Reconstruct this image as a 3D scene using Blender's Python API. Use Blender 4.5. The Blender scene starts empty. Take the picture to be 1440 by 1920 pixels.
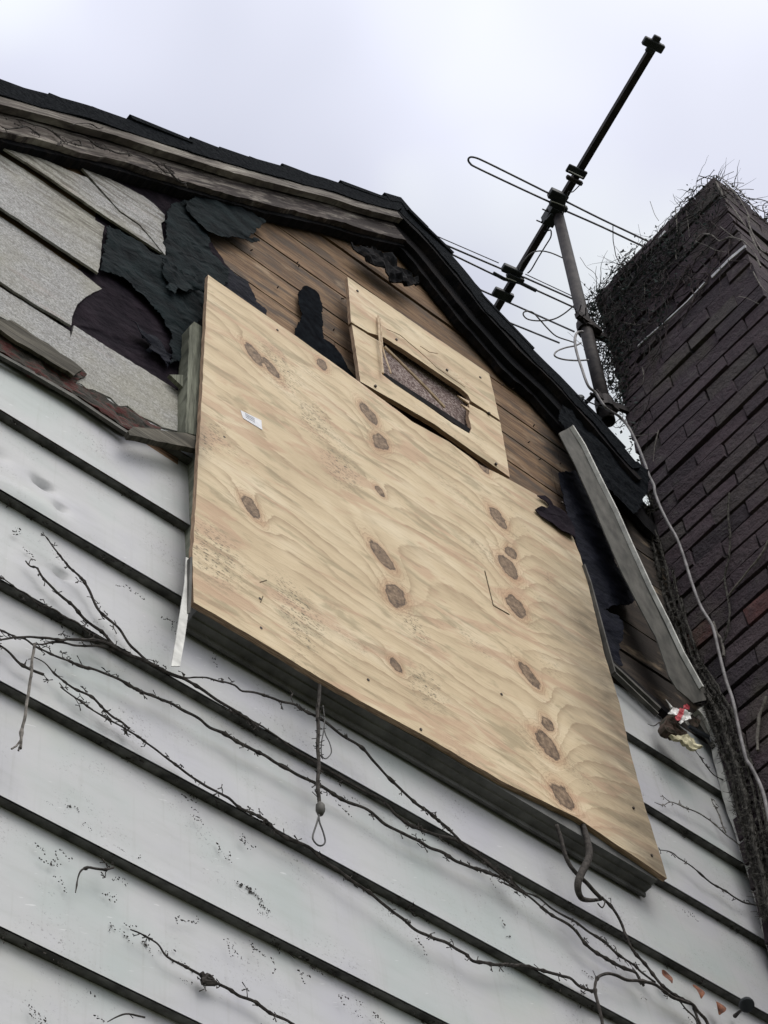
import bpy, bmesh, math, random
from mathutils import Vector, Matrix, noise
from mathutils.geometry import delaunay_2d_cdt
random.seed(7)
S = bpy.context.scene
C = S.collection

# ---------------------------------------------------------------- camera
FPX = 3434.9
CAM = Vector((0.0, -1.69479, 1.6))
BR = Vector((0.768447, -0.636927, -0.061749))   # camera right
BD = Vector((0.497582, 0.655414, -0.568194))    # camera down
BF = Vector((0.402369, 0.405902, 0.820575))     # camera forward
cam = bpy.data.cameras.new('camera'); camo = bpy.data.objects.new('camera', cam)
C.objects.link(camo); S.camera = camo
cam.sensor_fit = 'HORIZONTAL'; cam.sensor_width = 36; cam.lens = FPX / 1440 * 36
cam.clip_start = .05; cam.clip_end = 2000
M = Matrix.Identity(4)
for i in range(3):
    M[i][0] = BR[i]; M[i][1] = -BD[i]; M[i][2] = -BF[i]; M[i][3] = CAM[i]
camo.matrix_world = M
S.render.resolution_x = 768; S.render.resolution_y = 1024

# ---------------------------------------------------------------- light
SUN = Vector((-0.10, -0.62, 0.78)).normalized()
EL = math.asin(SUN.z); AZ = math.atan2(SUN.x, SUN.y)
w = bpy.data.worlds.new('World'); S.world = w; w.use_nodes = True
nt = w.node_tree; nt.nodes.clear()
def N(t, typ, **k):
    n = t.nodes.new(typ)
    for a, b in k.items(): setattr(n, a, b)
    return n
def math_(t, op, a, b=None, c=None):
    n = t.nodes.new('ShaderNodeMath'); n.operation = op
    for i, v in enumerate((a, b, c)):
        if v is None: continue
        if isinstance(v, (int, float)): n.inputs[i].default_value = v
        else: t.links.new(v, n.inputs[i])
    return n.outputs[0]
out = N(nt, 'ShaderNodeOutputWorld'); bg = N(nt, 'ShaderNodeBackground')
sky = N(nt, 'ShaderNodeTexSky', sky_type='NISHITA', sun_disc=False, sun_elevation=EL, sun_rotation=AZ)
sc = N(nt, 'ShaderNodeVectorMath', operation='SCALE'); sc.inputs['Scale'].default_value = .10
nt.links.new(sky.outputs[0], sc.inputs[0])
tc = N(nt, 'ShaderNodeTexCoord')
nz = N(nt, 'ShaderNodeTexNoise'); nz.inputs['Scale'].default_value = 3.1; nz.inputs['Detail'].default_value = 3; nz.inputs['Roughness'].default_value = .42
mp = N(nt, 'ShaderNodeMapping'); mp.inputs['Location'].default_value = (0.62, .35, .1)
nt.links.new(tc.outputs['Generated'], mp.inputs[0]); nt.links.new(mp.outputs[0], nz.inputs['Vector'])
rp = N(nt, 'ShaderNodeValToRGB'); e = rp.color_ramp.elements
e[0].position = .38; e[0].color = (.60, .635, .78, 1); e[1].position = .60; e[1].color = (.93, .985, 1, 1)
m_ = e.new(.5); m_.color = (.715, .745, .895, 1)
nt.links.new(nz.outputs[0], rp.inputs[0])
dt = N(nt, 'ShaderNodeVectorMath', operation='DOT_PRODUCT'); dt.inputs[1].default_value = SUN
nt.links.new(tc.outputs['Generated'], dt.inputs[0])
g1 = math_(nt, 'MULTIPLY_ADD', math_(nt, 'POWER', math_(nt, 'MAXIMUM', dt.outputs['Value'], 0), 3), 3.2, .61)
s2 = N(nt, 'ShaderNodeVectorMath', operation='SCALE'); wm = N(nt, 'ShaderNodeMix', data_type='RGBA'); nt.links.new(math_(nt, 'POWER', math_(nt, 'MAXIMUM', dt.outputs['Value'], 0), 3), wm.inputs[0]); nt.links.new(rp.outputs[0], wm.inputs[6]); wm.inputs[7].default_value = (.90, .86, .79, 1)
nt.links.new(wm.outputs[2], s2.inputs[0]); g2 = g1
for px_, py_, pw, am in ((890, 80, 420, .21), (60, 60, 300, .15), (1330, 180, 700, -.04)):   # thin bright places in the cloud
    dd = (BR * ((px_ - 720) / FPX) + BD * ((py_ - 960) / FPX) + BF).normalized()
    q = N(nt, 'ShaderNodeVectorMath', operation='DOT_PRODUCT'); q.inputs[1].default_value = dd; nt.links.new(tc.outputs['Generated'], q.inputs[0])
    g2 = math_(nt, 'ADD', g2, math_(nt, 'MULTIPLY', math_(nt, 'MULTIPLY', math_(nt, 'POWER', math_(nt, 'MAXIMUM', q.outputs['Value'], 0), pw), am), math_(nt, 'MULTIPLY_ADD', nz.outputs[0], 1.6, .2)))
nt.links.new(g2, s2.inputs['Scale'])
mx = N(nt, 'ShaderNodeMix', data_type='RGBA'); mx.inputs[0].default_value = .93
nt.links.new(sc.outputs[0], mx.inputs[6]); nt.links.new(s2.outputs[0], mx.inputs[7])
nt.links.new(mx.outputs[2], bg.inputs[0]); bg.inputs[1].default_value = 1.0; nt.links.new(bg.outputs[0], out.inputs[0])
sl = bpy.data.lights.new('sun', 'SUN'); sl.energy = 1.05; sl.angle = math.radians(28); sl.color = (1, .97, .92)
so = bpy.data.objects.new('sun', sl); C.objects.link(so); so.rotation_euler = SUN.to_track_quat('Z', 'Y').to_euler()
S.view_settings.view_transform = 'Standard'; S.view_settings.look = 'None'
S.view_settings.exposure = 0; S.view_settings.gamma = 1

# ---------------------------------------------------------------- helpers
def ray(p):
    return BR * ((p[0] - 720) / FPX) + BD * ((p[1] - 960) / FPX) + BF
def at(px, py, Y=0.0):
    v = ray((px, py)); return CAM + v * ((Y - CAM.y) / v.y)
def atx(px, py, X):
    v = ray((px, py)); return CAM + v * ((X - CAM.x) / v.x)
def atz(px, py, Z):
    v = ray((px, py)); return CAM + v * ((Z - CAM.z) / v.z)
def CX(z): return 2.859 + .055 * (max(z, 3.6) - 7.42)     # the stack leans slightly toward the house at its foot
def atc(px, py, d=0.0):
    p = atx(px, py, 2.8)
    for _ in range(5): p = atx(px, py, CX(p.z) + d)
    return p
def toimg(P):
    d = P - CAM; z = d.dot(BF); return (720 + FPX * d.dot(BR) / z, 960 + FPX * d.dot(BD) / z)
def cr(cx, cy, s, k=2.88):
    return [(cx + float(a.split(',')[0]) / k, cy + float(a.split(',')[1]) / k) for a in s.split()]

def tag(o, label=None, cat=None, group=None, kind=None):
    if label: o['label'] = label
    if cat: o['category'] = cat
    if group: o['group'] = group
    if kind: o['kind'] = kind
    return o
def thing(name, label, cat, loc=(0, 0, 0), group=None):
    o = bpy.data.objects.new(name, None); C.objects.link(o); o.location = loc; o.empty_display_size = .1
    return tag(o, label, cat, group)
def obj(name, bm, mat, parent=None, smooth=False):
    me = bpy.data.meshes.new(name); bm.normal_update(); bm.to_mesh(me); bm.free()
    if smooth:
        for p in me.polygons: p.use_smooth = True
    me.materials.append(mat)
    o = bpy.data.objects.new(name, me); C.objects.link(o)
    if parent:
        o.parent = parent
        chain = Vector((0, 0, 0)); q = parent
        while q: chain += q.location; q = q.parent
        me.transform(Matrix.Translation(-chain))
    return o
def box(bm, a, b, mat=None):
    vs = [bm.verts.new((x, y, z)) for x in (a[0], b[0]) for y in (a[1], b[1]) for z in (a[2], b[2])]
    if mat is not None:
        for v in vs: v.co = mat @ v.co
    for f in ((0, 1, 3, 2), (4, 6, 7, 5), (0, 4, 5, 1), (2, 3, 7, 6), (0, 2, 6, 4), (1, 5, 7, 3)):
        bm.faces.new([vs[i] for i in f])
def frame(d):
    d = d.normalized(); u = d.cross(Vector((0, 0, 1)))
    if u.length < .01: u = Vector((1, 0, 0))
    u.normalize(); return u, d.cross(u)
def tube(bm, pts, r, n=6, caps=True):
    pts = [Vector(p) for p in pts]
    rs = r if isinstance(r, (list, tuple)) else [r] * len(pts)
    rings = []
    d0 = (pts[1] - pts[0]).normalized(); u, v = frame(d0)
    for i, p in enumerate(pts):
        d = (pts[min(i + 1, len(pts) - 1)] - pts[max(i - 1, 0)])
        if d.length < 1e-9: d = d0
        d.normalize(); u = (u - d * u.dot(d)); u = u.normalized() if u.length > 1e-6 else frame(d)[0]; v = d.cross(u)
        rings.append([bm.verts.new(p + (u * math.cos(6.28318 * k / n) + v * math.sin(6.28318 * k / n)) * rs[i]) for k in range(n)])
    for a, b in zip(rings, rings[1:]):
        for k in range(n): bm.faces.new((a[k], a[(k + 1) % n], b[(k + 1) % n], b[k]))
    if caps:
        bm.faces.new(rings[0][::-1]); bm.faces.new(rings[-1])
def smoothpts(pts, k=4):
    P = [pts[0]] + list(pts) + [pts[-1]]; o = []
    for i in range(1, len(P) - 2):
        a, b, c, d = P[i - 1], P[i], P[i + 1], P[i + 2]
        for j in range(k):
            t = j / k
            o.append(.5 * ((2 * b) + (c - a) * t + (2 * a - 5 * b + 4 * c - d) * t * t + (3 * b - a - 3 * c + d) * t ** 3))
    o.append(P[-2]); return o
def bar(bm, a, b, wd, ht, up=Vector((0, 0, 1))):
    a = Vector(a); b = Vector(b); d = (b - a).normalized(); s = d.cross(up).normalized(); u = s.cross(d)
    m = Matrix((s, d, u)).transposed().to_4x4(); m.translation = (a + b) / 2
    L = (b - a).length / 2; box(bm, (-wd / 2, -L, -ht / 2), (wd / 2, L, ht / 2), m)
def inside(x, y, poly):
    c = False; j = len(poly) - 1
    for i in range(len(poly)):
        xi, yi = poly[i]; xj, yj = poly[j]
        if (yi > y) != (yj > y) and x < (xj - xi) * (y - yi) / (yj - yi) + xi: c = not c
        j = i
    return c
def jag(poly, step, amp, sd=0, closed=True):
    o = []; n = len(poly)
    for i in range(n if closed else n - 1):
        a, b = poly[i], poly[(i + 1) % n]; L = math.hypot(b[0] - a[0], b[1] - a[1]); k = max(1, int(L / step))
        for j in range(k):
            t = j / k; x = a[0] + (b[0] - a[0]) * t; y = a[1] + (b[1] - a[1]) * t
            q = noise.noise_vector(Vector((x * 33.1 + sd, y * 33.1, sd * 1.7))) * amp + noise.noise_vector(Vector((x * 141 + sd, y * 141, sd))) * amp * .6 + noise.noise_vector(Vector((x * 520, y * 520 + sd, sd))) * amp * .45
            o.append((x + q.x, y + q.y) if j else (x + q.x * .3, y + q.y * .3))
    if not closed: o.append(poly[-1])
    return o
def slab(name, mat, parent, poly, Y, thick, sp=.03, holes=(), f=None, attr=None, world=False, jg=None, smooth=False, sd=0):
    """A flat piece lying in the plane of the wall at depth Y; outline given where it stands, real thickness."""
    W = lambda q: [(at(x, y, Y).x, at(x, y, Y).z) for x, y in q] if not world else list(q)
    P = W(poly); H = [W(h) for h in holes]
    if jg:
        P = jag(P, jg[0], jg[1], sd); H = [jag(h, jg[0], jg[1], sd + 5) for h in H]
    pts = []; edges = []
    for loop in [P] + H:
        b = len(pts); pts += [Vector(q) for q in loop]; edges += [(b + i, b + (i + 1) % len(loop)) for i in range(len(loop))]
    x0, x1 = min(q[0] for q in P), max(q[0] for q in P); z0, z1 = min(q[1] for q in P), max(q[1] for q in P)
    nx = int((x1 - x0) / sp); nz_ = int((z1 - z0) / sp)
    for i in range(1, nx + 1):
        for j in range(1, nz_ + 1):
            x = x0 + (i - .5 * (j % 2)) * sp; z = z0 + j * sp
            if inside(x, z, P) and not any(inside(x, z, h) for h in H): pts.append(Vector((x, z)))
    vs, es, fs, *_ = delaunay_2d_cdt(pts, edges, [], 0, 1e-6)
    bm = bmesh.new(); al = None
    keep = []
    for t in fs:
        cx = sum(vs[i].x for i in t) / 3; cz = sum(vs[i].y for i in t) / 3
        if inside(cx, cz, P) and not any(inside(cx, cz, h) for h in H): keep.append(t)
    fr = [bm.verts.new((v.x, Y + (f(v.x, v.y) if f else 0), v.y)) for v in vs]
    bk = [bm.verts.new((v.co.x, v.co.y + thick, v.co.z)) for v in fr]
    cnt = {}
    for t in keep:
        # facing -Y
        a, b, c = t
        A = fr[a].co; n = (fr[b].co - A).cross(fr[c].co - A)
        if n.y > 0: t = (a, c, b)
        try: bm.faces.new([fr[i] for i in t]); bm.faces.new([bk[i] for i in t[::-1]])
        except ValueError: continue
        for i in range(3):
            e_ = (t[i], t[(i + 1) % 3]); cnt[e_] = cnt.get(e_, 0) + 1
    for (a, b) in list(cnt):
        if (b, a) not in cnt:
            try: bm.faces.new((fr[b], fr[a], bk[a], bk[b]))
            except ValueError: pass
    for v in [v for v in bm.verts if not v.link_faces]: bm.verts.remove(v)
    o = obj(name, bm, mat, parent, smooth)
    if attr:
        me = o.data
        off = Vector((0, 0, 0)); q = parent
        while q: off += q.location; q = q.parent
        for nm, fn in attr.items():
            a = me.attributes.new(nm, 'FLOAT', 'POINT')
            for i, v in enumerate(me.vertices):
                a.data[i].value = fn(v.co.x + off.x, v.co.z + off.z)
    return o

# ---------------------------------------------------------------- materials
def mat(name, col=(.5, .5, .5), rough=.8, metal=0.0, build=None, spec=.3):
    m = bpy.data.materials.new(name); m.use_nodes = True; t = m.node_tree; b = t.nodes['Principled BSDF']
    b.inputs['Base Color'].default_value = (*col, 1); b.inputs['Roughness'].default_value = rough; b.inputs['Metallic'].default_value = metal
    b.inputs['Specular IOR Level'].default_value = spec
    if build: build(t, b)
    return m
def coord(t, scale=(1, 1, 1), rot=(0, 0, 0)):
    g = N(t, 'ShaderNodeNewGeometry'); q = N(t, 'ShaderNodeMapping'); q.inputs['Rotation'].default_value = rot
    p = N(t, 'ShaderNodeMapping'); p.inputs['Scale'].default_value = scale
    t.links.new(g.outputs['Position'], q.inputs[0]); t.links.new(q.outputs[0], p.inputs[0]); return p.outputs[0]
def noi(t, vec, s, d=4, r=.55, dist=0):
    n = N(t, 'ShaderNodeTexNoise'); n.inputs['Scale'].default_value = s; n.inputs['Detail'].default_value = d
    n.inputs['Roughness'].default_value = r; n.inputs['Distortion'].default_value = dist
    t.links.new(vec, n.inputs['Vector']); return n.outputs[0]
def ramp(t, fac, *st):
    r = N(t, 'ShaderNodeValToRGB'); el = r.color_ramp.elements
    while len(el) < len(st): el.new(.5)
    for q, (p, c) in zip(el, sorted(st, key=lambda a: a[0])):
        q.position = p; q.color = (*c, 1) if len(c) == 3 else c
    t.links.new(fac, r.inputs[0]); return r.outputs[0]
def mixc(t, fac, a, b, mode='MIX'):
    m = N(t, 'ShaderNodeMix', data_type='RGBA', blend_type=mode)
    for i, v in ((0, fac), (6, a), (7, b)):
        if isinstance(v, (int, float)): m.inputs[i].default_value = v
        elif isinstance(v, tuple): m.inputs[i].default_value = (*v, 1)
        else: t.links.new(v, m.inputs[i])
    return m.outputs[2]
def mr(t, v, a, b, c=0, d=1):
    n = N(t, 'ShaderNodeMapRange'); t.links.new(v, n.inputs[0])
    for i, q in enumerate((a, b, c, d)): n.inputs[i + 1].default_value = q
    return n.outputs[0]
def bump(t, b, h, st=.3, dist=.01):
    n = N(t, 'ShaderNodeBump'); n.inputs['Strength'].default_value = st; n.inputs['Distance'].default_value = dist
    t.links.new(h, n.inputs['Height']); t.links.new(n.outputs[0], b.inputs['Normal'])
def two(c1, c2, scale=(1, 1, 1), s=20, lo=.35, hi=.65, d=5, bs=.3, bd=.005, extra=None, rot=(0, 0, 0), r=.6):
    def f(t, b):
        v = coord(t, scale, rot); n = noi(t, v, s, d, r)
        c = ramp(t, n, (lo, c1), (hi, c2))
        if extra: c = extra(t, c)
        t.links.new(c, b.inputs['Base Color']); bump(t, b, n, bs, bd)
    return f
def speck(sc_, thr, col, amt=.8, s2=3):
    def f(t, c):
        v = coord(t); a = noi(t, v, sc_, 3, .6); b = noi(t, v, s2, 3, .6)
        k = math_(t, 'MULTIPLY', mr(t, a, thr, thr + .05), mr(t, b, .45, .6))
        return mixc(t, math_(t, 'MULTIPLY', k, amt), c, col)
    return f

def siding_b(t, b):
    v = coord(t)
    big = noi(t, v, 4.5, 3, .5); f1 = noi(t, coord(t, (3, 1, 14)), 3, 5, .65)
    c = ramp(t, big, (.33, (.345, .375, .378)), (.5, (.385, .39, .405)), (.68, (.37, .37, .41)))
    c = mixc(t, mr(t, f1, .5, .8, 0, .30), c, (.30, .31, .29))
    # wind blown dirt: fine specks in drifts
    a = noi(t, v, 210, 2, .7); q = noi(t, v, 7, 4, .6)
    c = mixc(t, math_(t, 'MULTIPLY', mr(t, a, .60, .68), mr(t, q, .50, .66, 0, .75)), c, (.06, .06, .055))
    st = noi(t, coord(t, (30, 1, 1.2)), 2.4, 5, .65); c = mixc(t, mr(t, st, .55, .75, 0, .28), c, (.24, .24, .225))
    # green algae film
    al = noi(t, coord(t, (1, 1, 1.6)), 2.4, 4, .6); c = mixc(t, mr(t, al, .56, .72, 0, .25), c, (.36, .38, .30))
    # scuffs
    sc1 = noi(t, coord(t, (9, 1, 60), (0, .4, 0)), 3, 2, .5); c = mixc(t, mr(t, sc1, .70, .74, 0, .5), c, (.60, .61, .62))
    t.links.new(c, b.inputs['Base Color'])
    t.links.new(mr(t, f1, .3, .7, .38, .6), b.inputs['Roughness'])
    bump(t, b, noi(t, v, 9, 3, .5), .35, .006)
MSID = mat('painted_aluminium', rough=.5, build=siding_b)
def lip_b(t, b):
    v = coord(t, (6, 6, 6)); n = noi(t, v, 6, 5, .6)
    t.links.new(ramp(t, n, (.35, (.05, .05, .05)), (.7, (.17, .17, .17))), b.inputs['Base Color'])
MLIP = mat('dark_underlip', rough=.8, build=lip_b)  # darker mottled grey than the siding face
def asb(t, b):
    v = coord(t); n = noi(t, v, 190, 3, .8); st = noi(t, coord(t, (2.2, 1, 17), (0, .06, 0)), 4, 6, .68); g = noi(t, v, 3.3, 3, .6)
    n2 = noi(t, coord(t, (1, 1, 2)), 60, 4, .7)
    c = ramp(t, n, (.34, (.16, .158, .16)), (.5, (.295, .295, .298)), (.66, (.43, .43, .43)))
    c = mixc(t, mr(t, n2, .52, .62, 0, .4), c, (.16, .15, .14))
    c = mixc(t, mr(t, g, .42, .6, 0, .38), c, (.27, .255, .18), 'MIX')
    sx = N(t, 'ShaderNodeSeparateXYZ'); t.links.new(v, sx.inputs[0])
    hi = mr(t, math_(t, 'MULTIPLY_ADD', g, .6, sx.outputs['Z']), 5.55, 5.95, .25, 1)
    c = mixc(t, math_(t, 'MULTIPLY', mr(t, st, .46, .60), math_(t, 'MULTIPLY', hi, .85)), c, (.085, .075, .062))
    pk = noi(t, coord(t, (2, 1, 9)), 2.3, 3); c = mixc(t, mr(t, pk, .6, .75, 0, .4), c, (.30, .235, .22))
    t.links.new(c, b.inputs['Base Color']); bump(t, b, n, .5, .004)
MASB = mat('shingle_cement', rough=.95, build=asb)
def wood(c1, c2, c3, s=1.0, k=14, bs=.5, th=0.0, soot_shade=False, peel=None):
    th = (0, math.radians(th), 0)
    def f(t, b):
        v = coord(t, (1.2 * s, 3, 22 * s), th); n = noi(t, v, 5, 7, .68, .6); l = noi(t, coord(t, (.9, 1, 3), th), 3.5, 3, .6)
        c = ramp(t, n, (.30, c1), (.48, c2), (.68, c3))
        c = mixc(t, mr(t, l, .42, .62, 0, .55), c, (c1[0] * 1.2, c1[1] * 1.15, c1[2] * 1.1))
        fine = noi(t, coord(t, (4, 4, 150), th), 4, 2, .5); c = mixc(t, mr(t, fine, .56, .66, 0, .5), c, (c1[0] * .5, c1[1] * .5, c1[2] * .5))
        if peel:
            sx = N(t, 'ShaderNodeSeparateXYZ'); gg = N(t, 'ShaderNodeNewGeometry'); t.links.new(gg.outputs['Position'], sx.inputs[0])
            pn = noi(t, coord(t, (2.5, 2, 16), th), 3, 6, .68)
            k_ = mr(t, math_(t, 'MULTIPLY_ADD', sx.outputs['X'], peel[0], pn), peel[1], peel[1] + .10, 0, .92)
            c = mixc(t, k_, c, (.022, .016, .017))
        if soot_shade:
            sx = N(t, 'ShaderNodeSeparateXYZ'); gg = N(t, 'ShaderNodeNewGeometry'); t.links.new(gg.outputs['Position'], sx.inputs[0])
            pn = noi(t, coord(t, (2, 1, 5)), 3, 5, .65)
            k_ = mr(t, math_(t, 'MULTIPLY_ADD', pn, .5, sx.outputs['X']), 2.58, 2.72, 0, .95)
            c = mixc(t, k_, c, (.018, .015, .014))  # soot stain with the chimney's shade painted in, darker to the right
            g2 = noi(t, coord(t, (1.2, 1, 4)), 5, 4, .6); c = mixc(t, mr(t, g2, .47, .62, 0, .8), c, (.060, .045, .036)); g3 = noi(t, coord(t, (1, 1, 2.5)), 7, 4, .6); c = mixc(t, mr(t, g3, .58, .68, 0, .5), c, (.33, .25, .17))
        t.links.new(c, b.inputs['Base Color']); bump(t, b, n, bs, .004)
    return f
MWOOD = mat('old_sheathing', rough=.85, build=wood((.055, .033, .020), (.165, .098, .056), (.31, .205, .12), soot_shade=True))
MDWOOD = mat('charred_wood', rough=.95, spec=.08, build=wood((.004, .005, .007), (.010, .010, .012), (.026, .021, .020), th=-38))
MRAKE = mat('weathered_paint_wood', rough=.85, build=wood((.035, .028, .028), (.17, .15, .135), (.38, .36, .32), th=40, bs=.8, peel=(.10, .70)))
MRAKE2 = mat('peeling_paint_wood', rough=.9, build=wood((.030, .022, .024), (.13, .11, .10), (.36, .335, .30), th=40, bs=.8, peel=(.13, .62)))
MCASE = mat('green_grey_casing', rough=.85, build=wood((.035, .04, .028), (.11, .115, .09), (.22, .23, .185), th=90))
MGREY = mat('grey_weathered_wood', rough=.85, build=wood((.022, .020, .016), (.075, .068, .055), (.16, .145, .12)))
def red_b(t, b):
    v = coord(t, (3, 3, 10)); n = noi(t, v, 6, 5, .7)
    t.links.new(ramp(t, n, (.36, (.012, .011, .010)), (.50, (.045, .040, .034)), (.58, (.075, .018, .017)), (.63, (.05, .016, .015)), (.70, (.11, .10, .085))), b.inputs['Base Color']); bump(t, b, n, .9, .01)
MROT = mat('rotten_red_wood', rough=.95, build=red_b)
def felt(c1, c2):
    def f(t, b):
        v = coord(t, (1, 1, 1.5)); n = noi(t, v, 13, 5, .62); r = N(t, 'ShaderNodeTexNoise'); r.noise_type = 'RIDGED_MULTIFRACTAL'
        r.inputs['Scale'].default_value = 11; r.inputs['Detail'].default_value = 4; r.inputs['Distortion'].default_value = .7
        t.links.new(coord(t, (1, 1, 2.2), (0, .5, 0)), r.inputs['Vector'])
        g = noi(t, coord(t), 260, 2, .6)
        c = ramp(t, n, (.36, c1), (.66, c2)); c = mixc(t, mr(t, r.outputs[0], .75, 1.25, 0, .35), c, (c2[0] * 1.8, c2[1] * 1.8, c2[2] * 1.8))
        c = mixc(t, mr(t, g, .55, .7, 0, .4), c, (c1[0] * .5, c1[1] * .5, c1[2] * .5))
        t.links.new(c, b.inputs['Base Color']); bump(t, b, math_(t, 'MULTIPLY_ADD', r.outputs[0], .6, n), 1, .012)
    return f
MTAR = mat('tar_paper_green', rough=.85, spec=.06, build=felt((.003, .005, .007), (.010, .017, .020)))
MTARB = mat('tar_paper_brown', rough=.9, spec=.04, build=felt((.007, .0055, .009), (.020, .015, .021)))
MTARK = mat('tar_paper_blue_black', rough=.8, spec=.06, build=felt((.003, .004, .008), (.011, .012, .020)))
MSILL = mat('grey_sill_paint', rough=.8, build=two((.07, .07, .07), (.15, .15, .15), (1, 1, 1), 16, .35, .65, 5, .4, .003))
MVBLK = mat('black_felt', rough=1, spec=.03, build=two((.001, .0015, .003), (.006, .008, .011), (1, 1, 1), 40))
MROOF = mat('black_shingles', rough=1, spec=.05, build=two((.002, .003, .005), (.010, .012, .015), (1, 1, 1), 90, .35, .65, 4, .8, .006))
def brick_b(t, b):
    v = coord(t, (1, 1, 1)); n = noi(t, v, 40, 5, .65)
    a = N(t, 'ShaderNodeAttribute', attribute_name='tone'); 
    c = ramp(t, a.outputs['Fac'], (0, (.028, .021, .029)), (.5, (.064, .044, .056)), (.8, (.062, .054, .052)), (1, (.11, .040, .042)))
    c = mixc(t, mr(t, n, .38, .72, 0, .65), c, (.030, .025, .032))
    g = noi(t, v, 3.4, 4, .6); c = mixc(t, mr(t, g, .56, .70, 0, .5), c, (.07, .068, .045))
    s = noi(t, v, 16, 5, .7); c = mixc(t, mr(t, s, .56, .68, 0, .45), c, (.10, .095, .09))
    k2 = noi(t, coord(t, (1, 1, 1)), 130, 3, .7); c = mixc(t, mr(t, k2, .55, .7, 0, .6), c, (.010, .009, .011))
    t.links.new(c, b.inputs['Base Color']); bump(t, b, math_(t, 'ADD', n, math_(t, 'MULTIPLY', k2, .4)), 1, .014)
MBRICK = mat('sooty_brick', rough=.95, build=brick_b)
MMORT = mat('dark_mortar', rough=1, spec=.05, build=two((.006, .006, .008), (.022, .021, .021), (1, 1, 1), 30, .4, .7, 5, .8, .01))
MFLASH = mat('pale_flashing', rough=.5, build=two((.35, .35, .38), (.6, .6, .62), (1, 1, 1), 30))
MSTEEL = mat('corroded_steel', rough=.7, metal=.2, spec=.2, build=two((.010, .009, .012), (.038, .032, .033), (1, 1, 1), 25, bs=.2))
MALU = mat('dull_aluminium', rough=.45, metal=.6, build=two((.10, .10, .12), (.20, .20, .22), (1, 1, 1), 30, bs=.1))
MPLAS = mat('black_plastic', rough=.6, build=two((.010, .013, .018), (.03, .034, .04), (1, 1, 1), 30, bs=.2))
MCOAX = mat('grey_cable', rough=.6, build=two((.10, .095, .10), (.24, .23, .24), (1, 1, 1), 30, bs=.2))
MCOAXD = mat('dark_cable', rough=.6, build=two((.02, .02, .022), (.06, .06, .06), (1, 1, 1), 30, bs=.2))
MVINE = mat('dead_vine_bark', rough=.9, build=two((.014, .012, .011), (.055, .048, .044), (1, 1, 1), 120, bs=.6, bd=.002))
MVINEG = mat('grey_vine_bark', rough=.9, build=two((.06, .055, .05), (.20, .185, .17), (1, 1, 1), 90, bs=.6, bd=.002))
MIVY = mat('dark_ivy_stem', rough=.95, build=two((.010, .014, .013), (.045, .042, .040), (1, 1, 1), 40, bs=.6, bd=.003))
MTRKL = mat('brown_ivy_stem', rough=.95, spec=.1, build=two((.022, .018, .020), (.095, .078, .080), (1, 1, 1), 60, bs=.6, bd=.003))
MIVYL = mat('dark_ivy_leaf', rough=.8, build=two((.008, .016, .017), (.030, .050, .046), (1, 1, 1), 40, bs=.3, bd=.003))
MMETW = mat('white_metal_strip', rough=.45, build=two((.36, .36, .35), (.62, .62, .60), (1, 1, 1), 25, bs=.15))
MMETG = mat('weathered_metal', rough=.65, build=two((.035, .035, .032), (.105, .10, .092), (2, 1, 1), 14, .35, .7, 5, .3, .003))
def osb_b(t, b):
    v = coord(t, (1, 1, 1)); vo = N(t, 'ShaderNodeTexVoronoi'); vo.inputs['Scale'].default_value = 210; t.links.new(v, vo.inputs['Vector'])
    c = ramp(t, vo.outputs['Color'], (.15, (.07, .045, .042)), (.5, (.14, .10, .095)), (.85, (.30, .25, .235)))
    t.links.new(c, b.inputs['Base Color']); bump(t, b, vo.outputs['Distance'], .5, .002)
MOSB = mat('granular_brown_board', rough=.95, build=osb_b)
MSPL = mat('fresh_splinter', rough=.8, build=two((.38, .28, .19), (.58, .46, .33), (1, 1, 1), 60))
MLEAF = mat('dry_leaf', rough=.7, build=two((.06, .02, .012), (.24, .09, .045), (1, 1, 1), 60, bs=.3, bd=.002))
MGRND = mat('grass_ground', rough=1, build=two((.05, .06, .03), (.13, .13, .08), (1, 1, 1), 3))
MPAPER = mat('white_paper', rough=.6, build=two((.52, .53, .58), (.68, .68, .72), (1, 1, 1), 80, bs=.1))
MINK = mat('grey_print', (.25, .26, .30), .7)
MINKB = mat('dark_scratch', (.10, .08, .05), .9)
MNAIL = mat('rusty_nail', (.05, .04, .035), .6, .6)
MRED = mat('red_wrapper', rough=.5, build=two((.30, .03, .045), (.55, .10, .12), (1, 1, 1), 90))
MWHT = mat('white_wrapper', rough=.5, build=two((.60, .60, .60), (.85, .85, .85), (1, 1, 1), 90))
MBRN = mat('brown_rag', rough=.95, build=two((.012, .014, .008), (.075, .05, .04), (1, 1, 1), 60))
MCREAM = mat('cream_foam', rough=.9, build=two((.34, .31, .20), (.62, .58, .42), (1, 1, 1), 70))
MGREEN = mat('grey_green_paint', rough=.8, build=two((.10, .11, .085), (.26, .27, .22), (1, 1, 3), 12, .38, .62, 6, .5, .004))
MDARK = mat('dark_interior', (.01, .01, .012), 1)

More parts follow.
